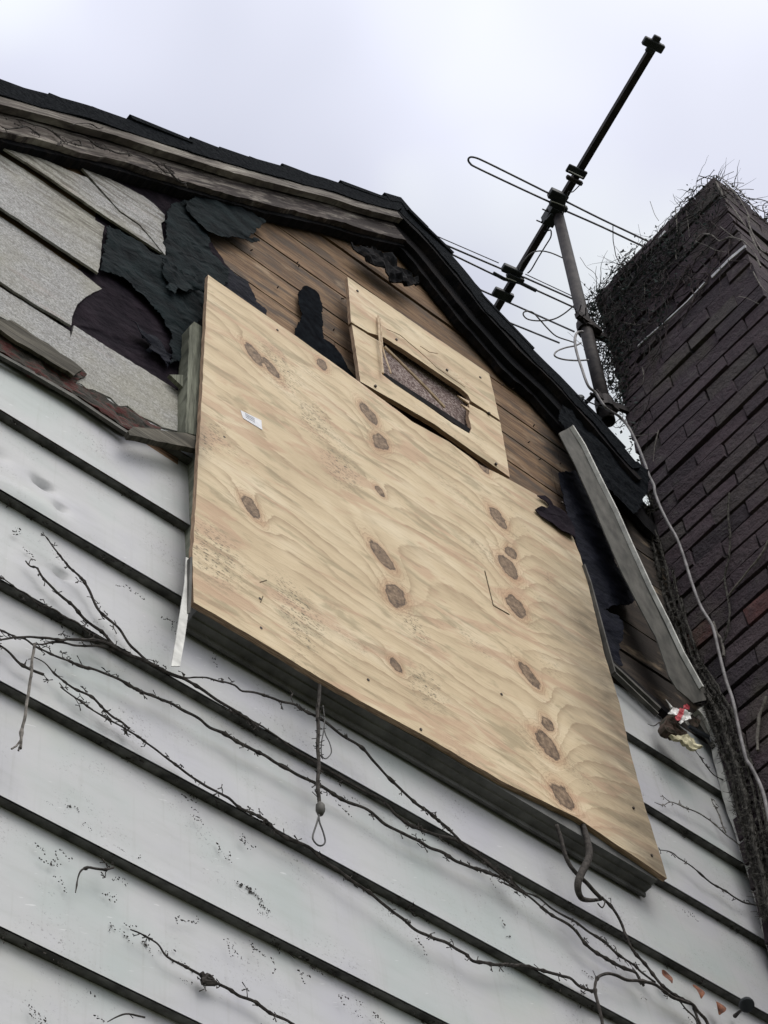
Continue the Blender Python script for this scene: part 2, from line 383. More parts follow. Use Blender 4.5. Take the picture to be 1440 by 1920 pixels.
# plywood: attribute "grain" carries the growth-ring field, "knot" the distance to the nearest knot
def ply_b(knots=True, pale=0.0):
    def f(t, b):
        ga = N(t, 'ShaderNodeAttribute', attribute_name='grain').outputs['Fac']
        kn = N(t, 'ShaderNodeAttribute', attribute_name='knot').outputs['Fac']
        stn = N(t, 'ShaderNodeAttribute', attribute_name='soot_shade').outputs['Fac']
        v = coord(t)
        pt = N(t, 'ShaderNodeAttribute', attribute_name='patch').outputs['Fac']
        wob = noi(t, coord(t, (5, 1, 22)), 4, 4, .6)
        g = math_(t, 'MULTIPLY_ADD', wob, .45, ga)
        fr = math_(t, 'FRACT', g)
        band = ramp(t, fr, (0, (0, 0, 0)), (.50, (.12, .12, .12)), (.80, (.65, .65, .65)), (.90, (1, 1, 1)), (.96, (0, 0, 0)))
        vis = mr(t, noi(t, coord(t, (1.6, 1, 3.5)), 2.6, 3, .6), .36, .58, .25, 1)
        low = noi(t, coord(t, (1.5, 1, 3)), 3, 4, .55)
        base = ramp(t, low, (.32, (.49, .385, .255)), (.5, (.575, .465, .315)), (.68, (.64, .54, .39)))
        c = mixc(t, math_(t, 'MULTIPLY', band, math_(t, 'MULTIPLY', vis, .82)), base, (.29, .205, .125))
        # heartwood streaks following the rings
        hr = noi(t, coord(t, (1.1, 1, 4.2), (0, .12, 0)), 3.4, 4, .6, .8)
        c = mixc(t, mr(t, hr, .53, .60, 0, .6), c, (.44, .285, .195))
        gy = noi(t, coord(t, (2.1, 1, 9)), 3.1, 4, .6, .5); c = mixc(t, mr(t, gy, .55, .64, 0, .55), c, (.25, .21, .13))
        # fine fibre streaks
        fb = noi(t, coord(t, (6, 1, 240)), 3, 3, .6); c = mixc(t, mr(t, fb, .5, .75, 0, .45), c, (.29, .215, .13))
        fb2 = noi(t, coord(t, (3, 1, 70)), 4, 4, .65); c = mixc(t, mr(t, fb2, .56, .70, 0, .5), c, (.27, .20, .12))
        # mildew specks in patches
        msk = math_(t, 'MAXIMUM', mr(t, noi(t, coord(t, (1, 1, 1.5)), 5.5, 2, .5), .60, .70, 0, .6), math_(t, 'MULTIPLY', pt, 1.6))
        md = math_(t, 'MULTIPLY', mr(t, noi(t, coord(t, (38, 1, 95)), 2.2, 4, .75), .53, .60), math_(t, 'MINIMUM', msk, 1))
        c = mixc(t, math_(t, 'MULTIPLY', md, .9), c, (.10, .085, .058))
        # knots
        kd = math_(t, 'MULTIPLY_ADD', math_(t, 'SUBTRACT', noi(t, v, 32, 4, .7), .5), 1.25, kn)
        halo = mr(t, kd, .95, 2.0, 1, 0)
        c = mixc(t, math_(t, 'MULTIPLY', halo, .6), c, (.40, .23, .135))
        rr_ = math_(t, 'FRACT', math_(t, 'MULTIPLY', kd, 3.2)); hm = math_(t, 'MULTIPLY', mr(t, rr_, .7, .9), mr(t, kd, 1.0, 2.6, .6, 0))
        c = mixc(t, hm, c, (.20, .12, .07))
        core = mr(t, kd, .90, 1.0, 1, 0)
        kc = ramp(t, noi(t, coord(t, (1, 1, 1)), 60, 6, .75), (.36, (.07, .045, .03)), (.5, (.17, .115, .075)), (.64, (.29, .205, .135)))
        c = mixc(t, core, c, kc)
        rim = math_(t, 'MULTIPLY', mr(t, kd, .78, .93), mr(t, kd, .98, 1.12, 1, 0)); c = mixc(t, math_(t, 'MULTIPLY', rim, .75), c, (.05, .032, .022))
        # old water and soot stain with its own shape
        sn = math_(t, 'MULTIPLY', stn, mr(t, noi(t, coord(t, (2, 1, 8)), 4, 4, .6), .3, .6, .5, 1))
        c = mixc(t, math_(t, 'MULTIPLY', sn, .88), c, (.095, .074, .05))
        t.links.new(c, b.inputs['Base Color']); bump(t, b, math_(t, 'MULTIPLY_ADD', band, .4, fb), .35, .002)
    return f
MPLY = mat('plywood_face', rough=.72, build=ply_b())
def edge_b(t, b):
    v = coord(t, (3, 60, 3)); n = noi(t, v, 12, 4); t.links.new(ramp(t, n, (.4, (.20, .13, .09)), (.6, (.42, .30, .21))), b.inputs['Base Color'])
MPEDGE = mat('plywood_edge', rough=.9, build=edge_b)

# ---------------------------------------------------------------- ground
bm = bmesh.new(); bm.faces.new([bm.verts.new((x, y, 0)) for x, y in ((-600, -600), (600, -600), (600, 600), (-600, 600))])
tag(obj('ground', bm, MGRND), kind='structure')

# ================================================================= HOUSE
HX0, HX1, HD = -1.55, 4.95, 6.5
CHX = 2.859
house = thing('house', 'derelict gabled house with white clapboard siding, torn tar paper and stripped wood gable', 'house', (1.7, 0, 0))

# rake silhouette (top of roofing at the outer edge)
YR = -.06
sil = [(0, 150), (75, 170), (160, 195), (240, 222), (345, 256), (450, 289), (520, 307), (600, 330), (665, 352), (720, 366), (750, 374)]
silr = [(768, 396), (800, 428), (832, 462), (880, 520), (930, 583), (985, 642), (1050, 705), (1092, 750), (1130, 792), (1165, 835), (1192, 866)]
L_ = [(at(x, y, YR).x, at(x, y, YR).z) for x, y in sil]; R_ = [(at(x, y, YR).x, at(x, y, YR).z) for x, y in silr]
dl = ((L_[-1][1] - L_[0][1]) / (L_[-1][0] - L_[0][0])); dr = ((R_[-1][1] - R_[0][1]) / (R_[-1][0] - R_[0][0]))
L_ = [(HX0 - .25, L_[0][1] - dl * (L_[0][0] - HX0 + .25))] + L_
R_ = R_ + [(HX1 + .25, R_[-1][1] + dr * (HX1 + .25 - R_[-1][0]))]
TOP = L_ + R_; AP = len(L_) - 1
def offs(o):
    r = []
    for i, p in enumerate(TOP):
        q = Vector((0, 0))
        for a, b in ((i - 1, i), (i, i + 1)):
            if a < 0 or b >= len(TOP): continue
            d = Vector((TOP[b][0] - TOP[a][0], TOP[b][1] - TOP[a][1])).normalized(); q += Vector((d.y, -d.x))
        q.normalize(); r.append((p[0] + q.x * o, p[1] + q.y * o))
    return r
def zroof(x, o=0):
    P = offs(o) if o else TOP
    for a, b in zip(P, P[1:]):
        if a[0] <= x <= b[0]: return a[1] + (b[1] - a[1]) * (x - a[0]) / (b[0] - a[0])
    return 4
def strip(bm, o1, o2, y1, y2, i0, i1, rag=0, sd=0, step=.03, xlo=-9, xhi=9):
    """a board following the rake, between depths o1 and o2 below the roof edge"""
    A, B = offs(o1)[i0:i1 + 1], offs(o2)[i0:i1 + 1]; pa, pb = [], []
    for i in range(len(A) - 1):
        n = max(1, int(math.hypot(A[i + 1][0] - A[i][0], A[i + 1][1] - A[i][1]) / step))
        for j in range(n + (i == len(A) - 2)):
            t = j / n; pa.append((A[i][0] + (A[i + 1][0] - A[i][0]) * t, A[i][1] + (A[i + 1][1] - A[i][1]) * t))
            pb.append((B[i][0] + (B[i + 1][0] - B[i][0]) * t, B[i][1] + (B[i + 1][1] - B[i][1]) * t))
    rings = []
    for a, b in zip(pa, pb):
        if not xlo <= a[0] <= xhi: continue
        h = noise.noise(Vector((a[0] * 9 + sd, sd, 0))) * rag + noise.noise(Vector((a[0] * 41 + sd, sd, 3))) * rag * .6
        yy = noise.noise(Vector((a[0] * 6, sd, 8))) * rag * .35
        rings.append([bm.verts.new(c) for c in ((a[0], y1 + yy, a[1]), (b[0], y1 + yy, b[1] - h), (b[0], y2, b[1] - h), (a[0], y2, a[1]))])
    for r, s in zip(rings, rings[1:]):
        for k in range(4): bm.faces.new((r[k], s[k], s[(k + 1) % 4], r[(k + 1) % 4]))
    bm.faces.new(rings[0]); bm.faces.new(rings[-1][::-1])
LAST = len(TOP) - 1; XE = at(1199, 872, YR).x
# roof deck
bm = bmesh.new(); strip(bm, .022, .070, YR + .012, HD + .1, 0, LAST, .006, 2, xhi=XE); strip(bm, .022, .070, .004, HD + .1, AP, LAST, .006, 2, xlo=XE)
obj('roof_deck', bm, MDWOOD, house)
# roofing: overlapping shingle courses with uneven ends
bm = bmesh.new()
A = offs(0); B = offs(.028)
def along(P, s):
    for a, b in zip(P, P[1:]):
        L = math.hypot(b[0] - a[0], b[1] - a[1])
        if s <= L: return (a[0] + (b[0] - a[0]) * s / L, a[1] + (b[1] - a[1]) * s / L)
        s -= L
    return P[-1]
for side in (0, 1):
    P = TOP[:AP + 1] if side == 0 else TOP[AP + 1:][::-1]
    tot = sum(math.hypot(b[0] - a[0], b[1] - a[1]) for a, b in zip(P, P[1:])); s = 0; k = 0
    while s < tot - .02:
        L = .135 + random.uniform(-.02, .02); e2 = min(s + L + .10, tot + .02)
        a = along(P, s); b = along(P, min(e2, tot)); d = Vector((b[0] - a[0], b[1] - a[1])).normalized(); n = Vector((-d.y, d.x)) if side == 0 else Vector((d.y, -d.x))
        up0 = random.uniform(-.001, .013); pr = random.uniform(-.012, .012)
        y0 = YR + pr
        if side and max(a[0], b[0]) > XE: y0 = .004
        nseg = 3
        for yk in range(nseg):
            ya = y0 + (HD + .1 - y0) * (yk / nseg); yb = y0 + (HD + .1 - y0) * ((yk + 1) / nseg)
            c = [Vector(a) + n * (up0 + .004), Vector(b) + n * (-.016), Vector(b) + n * (-.030), Vector(a) + n * (up0 - .014)]
            vs = [bm.verts.new((q.x, y, q.y)) for y in (ya, yb) for q in c]
            fcs = [(0, 4, 5, 1), (1, 5, 6, 2), (2, 6, 7, 3), (3, 7, 4, 0)]
            if yk == 0: fcs.append((0, 1, 2, 3))
            if yk == nseg - 1: fcs.append((7, 6, 5, 4))
            for f in fcs: bm.faces.new([vs[i] for i in f])
        s += L; k += 1
a, b, c_ = TOP[AP], TOP[AP + 1], None
strip(bm, -.006, .03, YR - .006, HD + .1, AP - 1, AP + 2, .006, 5, .02)
obj('roofing', bm, MROOF, house)
bm = bmesh.new()   # ragged black felt hanging below the shingle ends
strip(bm, .010, .070, YR - .004, YR + .006, 0, AP, .007, 11, .02)
strip(bm, .008, .080, YR - .004, YR + .006, AP, LAST, .018, 12, .012, xhi=XE)
obj('roofing_felt', bm, MROOF, house)
bm = bmesh.new(); strip(bm, .070, .102, YR, YR + .020, 0, AP, .005, 21, .02, xhi=at(748, 415, YR).x)
o = obj('rake_board', bm, MRAKE, house); o['label'] = 'pale weathered upper rake board on the left slope'
bm = bmesh.new(); strip(bm, .095, .170, YR + .026, YR + .043, 0, AP, .010, 31, .02, xhi=at(752, 440, YR).x)
o = obj('rake_board', bm, MRAKE2, house); o['label'] = 'stained lower rake board on the left slope'
bm = bmesh.new(); strip(bm, .065, .095, YR, YR + .022, AP, LAST, .010, 41, .02, xhi=XE)
o = obj('rake_board', bm, MDWOOD, house); o['label'] = 'blackened upper rake board on the right slope'
bm = bmesh.new(); strip(bm, .085, .145, YR + .030, YR + .050, AP, LAST, .014, 51, .02, xhi=XE)
o = obj('rake_board', bm, MDWOOD, house); o['label'] = 'blackened lower rake board on the right slope'
bm = bmesh.new(); strip(bm, .070, .095, YR + .022, .06, 0, LAST, .004, 61, .03, xhi=XE); strip(bm, .095, .182, YR + .045, .012, 0, AP, .010, 71, .015); strip(bm, .095, .170, YR + .05, .012, AP, LAST, .018, 72, .012, xhi=XE + .12)
obj('soffit', bm, MDWOOD, house)

# wood sheathing boards
holepx = cr(350, 300, '585,930 600,890 628,830 606,790 608,715 625,690 652,680 680,688 710,706 728,750 735,860 742,965 800,1000 835,1050 870,1120 920,1190 915,1400 560,1300')
bm = None
hp = [(at(x, y, .02).x, at(x, y, .02).z) for x, y in holepx]
boards = bmesh.new()
z = 4.55; row = 0
while z < 6.95:
    zt = z + .1475
    # extent under the roof
    xs = [HX0 + .02 + i * .01 for i in range(int((CHX + .3 - HX0) / .01))]
    ok = [x for x in xs if zroof(x) - .11 > z + .02]
    if ok:
        x0, x1 = ok[0], ok[-1]
        segs = [x0]; x = x0
        while x < x1:
            x += random.uniform(.9, 1.7) if row % 2 else random.uniform(1.2, 2.0); segs.append(min(x, x1))
        for a, b in zip(segs, segs[1:]):
            if b - a < .02: continue
            tilt = random.uniform(-.003, .003); yb = random.uniform(-.002, .002)
            P = jag([(a + .001, z), (b - .001, z), (b - .001, zt - .0065), (a + .001, zt - .0065)], .035, .0024, row)
            P = [(q[0], min(q[1], max(z + .005, zroof(q[0]) - .10))) for q in P]
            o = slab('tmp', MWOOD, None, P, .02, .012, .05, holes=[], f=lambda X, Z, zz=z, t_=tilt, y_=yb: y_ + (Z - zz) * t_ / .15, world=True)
            o2 = o.data; tb = bmesh.new(); tb.from_mesh(o2)
            me2 = bpy.data.meshes.new('t'); tb.to_mesh(me2); tb.free(); boards.from_mesh(me2)
            bpy.data.objects.remove(o); bpy.data.meshes.remove(o2); bpy.data.meshes.remove(me2)
    z += .15; row += 1
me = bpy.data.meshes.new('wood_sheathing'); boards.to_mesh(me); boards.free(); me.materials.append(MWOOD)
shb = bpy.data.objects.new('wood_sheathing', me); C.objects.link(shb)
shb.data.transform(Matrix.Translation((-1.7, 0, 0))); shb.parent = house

# structural shell: closed walls behind
bm = bmesh.new()
box(bm, (HX0, .045, 0), (HX0 + .1, HD, zroof(HX0 + .05) - .1)); box(bm, (HX1 - .1, .045, 0), (HX1, HD, zroof(HX1 - .05) - .1))
box(bm, (HX0 + .1, .045, 0), (HX1 - .1, .09, 4.5))
def gable(bm, ya, yb, o=.08):
    P = [(x, z_) for x, z_ in offs(o) if HX0 < x < HX1]
    ring = [(HX0, 0)] + [(HX0, zroof(HX0) - o * 1.3)] + P + [(HX1, zroof(HX1) - o * 1.3), (HX1, 0)]
    a = [bm.verts.new((x, ya, z_)) for x, z_ in ring]; b = [bm.verts.new((x, yb, z_)) for x, z_ in ring]
    bm.faces.new(a); bm.faces.new(b[::-1])
    for i in range(len(ring)): bm.faces.new((a[i], b[i], b[(i + 1) % len(ring)], a[(i + 1) % len(ring)]))
gable(bm, HD, HD + .1)
obj('wall', bm, MSID, house)
# front wall right of the chimney
bm = bmesh.new(); xr = CHX + .3
P = [(x, z_) for x, z_ in offs(.09) if xr < x < HX1]
ring = [(xr, 4.5), (xr, zroof(xr) - .12)] + P + [(HX1 - .1, zroof(HX1 - .1) - .12), (HX1 - .1, 4.5)]
a = [bm.verts.new((x, .03, z_)) for x, z_ in ring]; b = [bm.verts.new((x, .08, z_)) for x, z_ in ring]
bm.faces.new(a); bm.faces.new(b[::-1])
for i in range(len(ring)): bm.faces.new((a[i], b[i], b[(i + 1) % len(ring)], a[(i + 1) % len(ring)]))
obj('wall', bm, MSID, house)

# aluminium siding -------------------------------------------------
Z0, DZ = None, .236
Z0 = at(0, 775).z * .5 + at(359, 980).z * .5
dents = [(*((at(x, y).x, at(x, y).z)), a_, b_, d_) for x, y, a_, b_, d_ in ((88, 903, .020, .010, .020), (75, 888, .010, .006, .008), (117, 950, .014, .008, .012), (122, 1070, .016, .009, .016), (40, 925, .10, .018, -.006), (6, 845, .02, .02, .006))]
def course(bm, bl, z, ztop, x0, x1, sd, xs=.02, lift=None):
    prof = [0, .003, .02, .04, .05, .06, .07, .08, .09, .10, .11, .12, .13, .14, .15, .17, .21, .236]
    n = int((x1 - x0) / xs); rows = []; lips = []
    for i in range(n + 1):
        x = x0 + (x1 - x0) * i / n; col = []
        wv = noise.noise(Vector((x * 1.3, z * 7, sd))) * .0035
        for k, h in enumerate(prof):
            zz = z + wv * (h < .03) + min(h, ztop - z)
            y = h / .236 * .020 + 0 + noise.noise(Vector((x * 2.2, zz * 5, sd + 5))) * .0036 * (h > .01)
            for dx, dz_, a_, b_, d_ in dents:
                q = ((x - dx) / a_) ** 2 + ((zz - dz_) / b_) ** 2
                if q < 9: y += d_ * math.exp(-q)
            col.append(bm.verts.new((x, y, zz)))
        rows.append(col)
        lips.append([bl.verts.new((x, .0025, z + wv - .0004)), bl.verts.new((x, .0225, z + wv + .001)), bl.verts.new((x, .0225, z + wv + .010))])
    for r, s in zip(rows, rows[1:]):
        for k in range(len(prof) - 1): bm.faces.new((r[k], s[k], s[k + 1], r[k + 1]))
    for r, s in zip(lips, lips[1:]):
        for k in range(2): bl.faces.new((r[k], r[k + 1], s[k + 1], s[k]))
bm = bmesh.new(); bl = bmesh.new()
k = 0; z = Z0
xl, xm = HX0, 2.05
while z > .1:
    if z < 4.1: course(bm, bl, z, z + .236, HX0, CHX - .002, k, (.008 if 3.9 < z < 4.7 else .02) if z > 2.9 else .08)
    else:
        course(bm, bl, z, z + .236, HX0, 1.25, k, .008)
        course(bm, bl, z, z + .236, 2.2, CHX - .002, k)
    z -= DZ; k += 1
course(bm, bl, Z0 + DZ, Z0 + 2 * DZ, 2.2, CHX - .002, 50)
course(bm, bl, Z0 + DZ, Z0 + DZ + .17, HX0, 1.25, 51)
box(bm, (HX0, .03, 0), (HX1 - .1, .044, .3))
sid = obj('siding', bm, MSID, house, smooth=False)
for p in sid.data.polygons: p.use_smooth = True
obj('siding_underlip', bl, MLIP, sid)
# siding right of the chimney
bm = bmesh.new(); bl = bmesh.new()
z = Z0 + DZ * 2
while z > .1: course(bm, bl, z, z + .236, CHX + .9, HX1, 3, .15); z -= DZ
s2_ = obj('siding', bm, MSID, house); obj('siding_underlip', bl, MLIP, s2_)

# cement shingles -------------------------------------------------
def tilt(Yb, p0, p1, d, cr_=.0012):
    """bottom edge (line p0-p1 in the wall) stays at Y, top leans back by d per metre"""
    a = at(*p0, Yb); b = at(*p1, Yb)
    def f(x, z):
        zb = a.z + (b.z - a.z) * (x - a.x) / (b.x - a.x)
        return max(0, (z - zb)) * d + noise.noise(Vector((x * 5, z * 5, Yb))) * cr_
    return f
def shingle(px, l0, l1, lab, jg=(.012, .0022), sd=1, th=.006, Y=0.0):
    o = slab('wall_shingle', MASB, house, px, Y, th, .05, f=tilt(Y, l0, l1, .055), jg=jg, sd=sd); o['label'] = lab
    return o
c1 = lambda s: cr(0, 100, s)
shingle([(-60, 225), (0, 262)] + c1('120,510 280,580 430,640 480,655 650,850 760,925 890,1088 640,925 400,760 150,590') + [(0, 273), (-60, 233)], (0, 273), (309, 478), 'cracked shingle piece under the rake, left of the seam', sd=1)
shingle(c1('452,600 620,660 790,745 850,790 905,850 902,888 884,900 888,1020 897,1045 893,1090 765,920 655,845'), (0, 273), (309, 478), 'stained shingle under the rake with a rounded broken top corner', sd=2, Y=-.003)
shingle([(-60, 233), (0, 276)] + c1('150,596 400,765 590,900 575,945 560,1040 545,1120 530,1185') + [(90, 449), (0, 388), (-60, 348)], (0, 388), (182, 511), 'greenish grey shingle in the second course', sd=3)
shingle([(-60, 348), (0, 391)] + c1('270,1020 500,1180 550,1165 600,1215 598,1235 530,1265 470,1305 430,1340 405,1385 392,1420 385,1468') + [(66, 570), (0, 527), (-60, 487)], (0, 527), (133, 610), 'speckled shingle with a curved broken edge', sd=4)
shingle([(-60, 487), (0, 531)] + c1('190,1360 388,1490 385,1560 362,1650 180,1520') + [(-60, 560)], (0, 590), (127, 670), 'short speckled shingle above the rotten trim', sd=5)
shingle(cr(0, 600, '410,12 700,195 1000,380 992,500 985,606 880,580 820,545 750,512 690,462 640,462 600,420 560,402 500,375 470,372 440,345 400,335 410,310 470,290 430,250 365,212 380,120'), (127, 673), (342, 812), 'pinkish speckled shingle beside the plywood', jg=(.010, .003), sd=6)

# the same courses carried on along the wall past the edge of the view
zl = [at(-60, 233).z, at(-60, 348).z, at(-60, 487).z, at(-60, 560).z]
for k, (zb, zt_) in enumerate(((zl[0], zl[0] + .26), (zl[1], zl[0] + .012), (zl[2], zl[1] + .012), (zl[3], zl[2] + .012))):
    xe = at(-58, (233, 348, 487, 560)[k]).x - .004; x_ = xe
    while x_ > HX0 + .05:
        xs_ = max(HX0 + .02, x_ - .6); n_ = 8
        topp = [(xs_ + (x_ - .003 - xs_) * q / n_, min(zt_, zroof(xs_ + (x_ - .003 - xs_) * q / n_) - .15)) for q in range(n_ + 1)]
        if min(t[1] for t in topp) > zb + .02:
            o = slab('wall_shingle', MASB, house, [(xs_, zb), (x_ - .003, zb)] + topp[::-1], 0, .006, .06, f=lambda x, z, zz=zb: max(0, z - zz) * .055, world=True, jg=(.02, .0015), sd=k)
        x_ = xs_ - .0
bm = bmesh.new(); q_ = at(-148, 560, -.02).x; zt_ = zl[3]; box(bm, (HX0, -.016, zt_ - .10), (q_, -.004, zt_ + .01)); obj('drip_cap', bm, MGREY, house)

# tar paper -------------------------------------------------------
crumple = lambda a, s, sd: (lambda x, z: noise.noise(Vector((x * s, z * s * 1.6, sd))) * a + abs(noise.noise(Vector((x * s * 2.7 + z * s, z * s * .9, sd + 3)))) * a * .8 + noise.noise(Vector((x * s * 6, z * s * 5, sd))) * a * .3)
def paper(px, Y, m, lab, a=.004, s=9, sd=1, jg=(.0045, .006), th=.0015, sp=.018, f=None):
    o = slab('tar_paper', m, house, px, Y, th, sp, f=f or crumple(a, s, sd), jg=jg, sd=sd); o['label'] = lab; return o
paper(c1('440,585 840,690 1030,735 990,800 1060,920 1130,985 1150,1040 1190,1090 1210,1130 1260,1180 1290,1270 1340,1290 1390,1350 1420,1400 1440,1440 1300,1700') + [(380, 830), (330, 800), (120, 650), (100, 560), (170, 480), (180, 400)], .014, MTARB, 'brown black felt lying flat on the boards', .0025, 8, 3)
paper(c1('905,850 960,790 1010,800 1060,900 1120,960 1140,1060 1190,1110 1240,1190 1220,1250 1180,1230 1140,1300 1110,1400 1060,1500 980,1640 920,1680 930,1500 870,1400 770,1300 700,1240 655,1205 580,1180 545,1165 560,1040 590,920 660,960 760,1010 840,1080 900,1090 890,1010'), -.002, MTAR, 'crumpled dark green felt hanging left of the plywood', .008, 9, 7, (.0045, .008))
paper(c1('1010,790 1060,765 1200,790 1320,830 1400,880 1440,900') + cr(350, 300, '330,420 385,425 390,445 360,445 300,420 200,410 120,385 60,335 0,260'), -.010, MTAR, 'curled green felt flap under the left rake', .006, 11, 12, (.0045, .007))
paper(c1('880,1100 940,1140 1040,1200 1110,1260 1110,1290 1070,1270 1000,1290 960,1262 940,1300 905,1260 920,1230 880,1180'), -.014, MTAR, 'small torn green felt tongue', .010, 16, 15, (.0045, .006))
paper(c1('700,1450 760,1490 840,1520 890,1560 930,1610 915,1690 880,1640 830,1610 790,1600 820,1570 760,1520'), -.004, MTARK, 'black torn felt curl low in the gap', .012, 20, 18, (.0045, .005))
paper(cr(350, 300, '225,570 260,610 330,650 350,700 375,760 430,810 430,850 330,790 230,700 180,650'), .004, MTARK, 'bluish felt edge above the plywood', .004, 12, 21, (.0045, .005))
paper(cr(350, 300, '740,960 800,1000 840,1050 870,1120 935,1200 900,1260 700,1100 600,960 740,1010'), .006, MTARK, 'black felt triangle under the broken hole', .003, 10, 22, (.0045, .003))
paper(cr(350, 300, '560,1300 585,930 597,895 612,868 628,835 615,810 604,775 606,740 603,712 622,700 628,684 652,678 672,690 692,700 716,722 730,760 733,810 732,860 738,910 742,965 800,1000 835,1050 870,1120 920,1190 915,1400'), .004, MVBLK, 'black upright felt tongue standing behind the top edge of the large plywood', .003, 10, 23, (.0045, .005))
c6 = lambda s: cr(940, 820, s)
paper(c6('310,195 345,182 400,178 440,250 480,330 520,440 560,520 600,620 640,720 690,800 725,880 690,905 640,900 600,905 560,930 640,960 660,1060 640,1150 660,1230 600,1240 560,1120 520,950 480,800 430,640 395,530 360,420 335,320'), -.012, MTARK, 'blue black felt hanging between the plywood and the loose strip', .006, 9, 25, (.0045, .006))
# ragged felt at the eave end by the chimney and clumps under the ridge
paper(cr(940, 820, '330,-180 480,-60 540,20 600,60 640,110 720,135 790,170 800,230 770,330 745,390 715,410 650,330 560,260 520,220 450,90 400,0 310,-100'), -.050, MROOF, 'black rotten roofing felt drooping at the foot of the rake', .012, 9, 28, (.0045, .009))
paper(cr(600, 380, '300,390 420,440 560,440 700,520 780,570 830,640 960,720 1045,800 1040,840 950,850 890,840 800,790 700,700 600,640 500,580', 5.54), -.030, MDWOOD, 'splintered clump of charred lath under the ridge', .02, 22, 31, (.010, .010), .004, .012)

# trims --------------------------------------------------------------
def rough(a, s, sd): return lambda x, z: noise.noise(Vector((x * s * .5, z * s * 2, sd))) * a
o = slab('drip_cap', MROT, house, cr(0, 600, '-150,-95 0,25 200,130 365,215 440,262 470,290 400,335 440,350 560,405 640,465 700,480 800,535 880,580 860,600 700,590 640,560 400,400 200,290 0,165 -150,80'), -.008, .014, .012, f=crumple(.008, 14, 4), jg=(.010, .004), sd=3); o['label'] = 'rotten wooden band with red decay under the shingles'
o = slab('drip_cap', MGREY, house, cr(0, 600, '-150,-112 0,-10 60,0 180,80 260,125 420,240 445,270 400,300 300,240 200,180 60,95 0,50 -150,-40'), -.020, .008, .02, f=rough(.004, 12, 9), jg=(.012, .005), sd=5); o['label'] = 'grey brown trim board with a broken right end'
o = slab('drip_cap', MGREY, house, cr(0, 600, '690,600 720,575 850,590 1000,612 1090,640 1092,700 950,672 800,640 700,622'), -.032, .014, .03, f=rough(.003, 12, 13), jg=(.02, .002), sd=7); o['label'] = 'grey sill end below the casing'
slab('drip_edge', MMETG, house, cr(0, 600, '-150,82 0,176 200,288 400,402 640,566 700,604 698,618 400,420 200,302 0,190 -150,95'), -.008, .008, .03)
slab('window_casing', MCASE, house, [(355, 612), (364, 603), (383, 615), (381, 700), (378, 760), (375, 818), (347, 811), (351, 740), (353, 670)], -.028, .035, .02, f=rough(.002, 14, 3), jg=(.02, .0018), sd=11)
slab('window_casing', MCASE, house, [(318, 702), (345, 703), (352, 712), (348, 730)], -.012, .01, .02)
# window sill: stepped underside right behind the bottom of the plywood
bl_ = at(368, 1130, -.062); brt = at(1232, 1650, -.062); zs = at(362, 1130, -.051).z
x0, x1 = at(372, 1142, -.04).x, at(1226, 1680, -.02).x
bm = bmesh.new()
prof = [(.02, zs + .004), (.006, zs + .003), (.005, zs - .008), (-.001, zs - .008), (-.002, zs + .002), (-.020, zs + .003), (-.021, zs + .007), (-.038, zs + .007), (-.038, zs + .05), (.02, zs + .08)]
n = 40; rings = []
for i in range(n + 1):
    x = x0 + (x1 - x0) * i / n; wv = noise.noise(Vector((x * 3, 0, 0))) * .002
    rings.append([bm.verts.new((x, y, z_ + wv)) for y, z_ in prof])
for r, s in zip(rings, rings[1:]):
    for j in range(len(prof)): bm.faces.new((r[j], r[(j + 1) % len(prof)], s[(j + 1) % len(prof)], s[j]))
bm.faces.new(rings[0][::-1]); bm.faces.new(rings[-1])
obj('window_sill', bm, MSILL, house)
# window frame and dark boards behind the plywood
bm = bmesh.new(); X0, X1 = at(372, 900, -.05).x, at(1130, 1250, -.05).x; zt = at(388, 515, -.051).z
box(bm, (X0 + .03, .05, zs + .02), (X1 - .03, .06, zt - .15))
obj('window_opening', bm, MDARK, house)
bm = bmesh.new()
for a, b in (((X0 + .02, -.036, zs + .055), (X0 + .09, .04, zt - .22)), ((X1 - .07, -.036, zs + .055), (X1 - .012, .04, zt - .3)), ((X0 + .09, -.036, zt - .32), (X1 - .07, .04, zt - .25))): box(bm, a, b)
obj('window_frame', bm, MGREEN, house)
# thin channel along the right side of the plywood
bm = bmesh.new(); pts = [at(x, y, -.05) for x, y in c6('445,700 480,800 520,950 560,1100 590,1210 610,1280')]
for a, b in zip(pts, pts[1:]): bar(bm, a - Vector((.004, 0, 0)), b + (b - a) * .02 - Vector((.004, 0, 0)), .005, .016, Vector((0, 1, 0)))
obj('window_channel', bm, MMETG, house)
# top channel over the right siding
bm = bmesh.new()
for (p, q, wd) in (((1146, 1246), (1236, 1330), .010), ((1150, 1262), (1232, 1340), .006)):
    bar(bm, at(*p, -.01), at(*q, -.01), .012, wd, Vector((0, 0, 1)))
obj('siding_channel', bm, MMETG, house)
bm = bmesh.new(); bar(bm, at(1128, 1232, -.002), at(1262, 1352, -.002), .02, .02); obj('siding_channel', bm, MDWOOD, house)
# corner channel at the chimney
pe = [(1308, 1318), (1326, 1318), (1350, 1387), (1374, 1483), (1395, 1543), (1419, 1618), (1441, 1700), (1462, 1780)]
px_ = [(1309, 1330)] + [(x, y) for x, y in pe[1:]] + [(x - 7, y + 6) for x, y in pe[:1:-1]] + [(1336, 1372), (1318, 1340)]
slab('corner_channel', MMETW, house, px_, -.020, .02, .03, f=rough(.003, 10, 2), jg=(.02, .0015), sd=2)
slab('corner_channel', MMETG, house, cr(940, 1320, '1075,10 1110,5 1175,185 1190,250 1150,230 1100,150 1060,90'), -.014, .01, .02, f=crumple(.006, 10, 2))
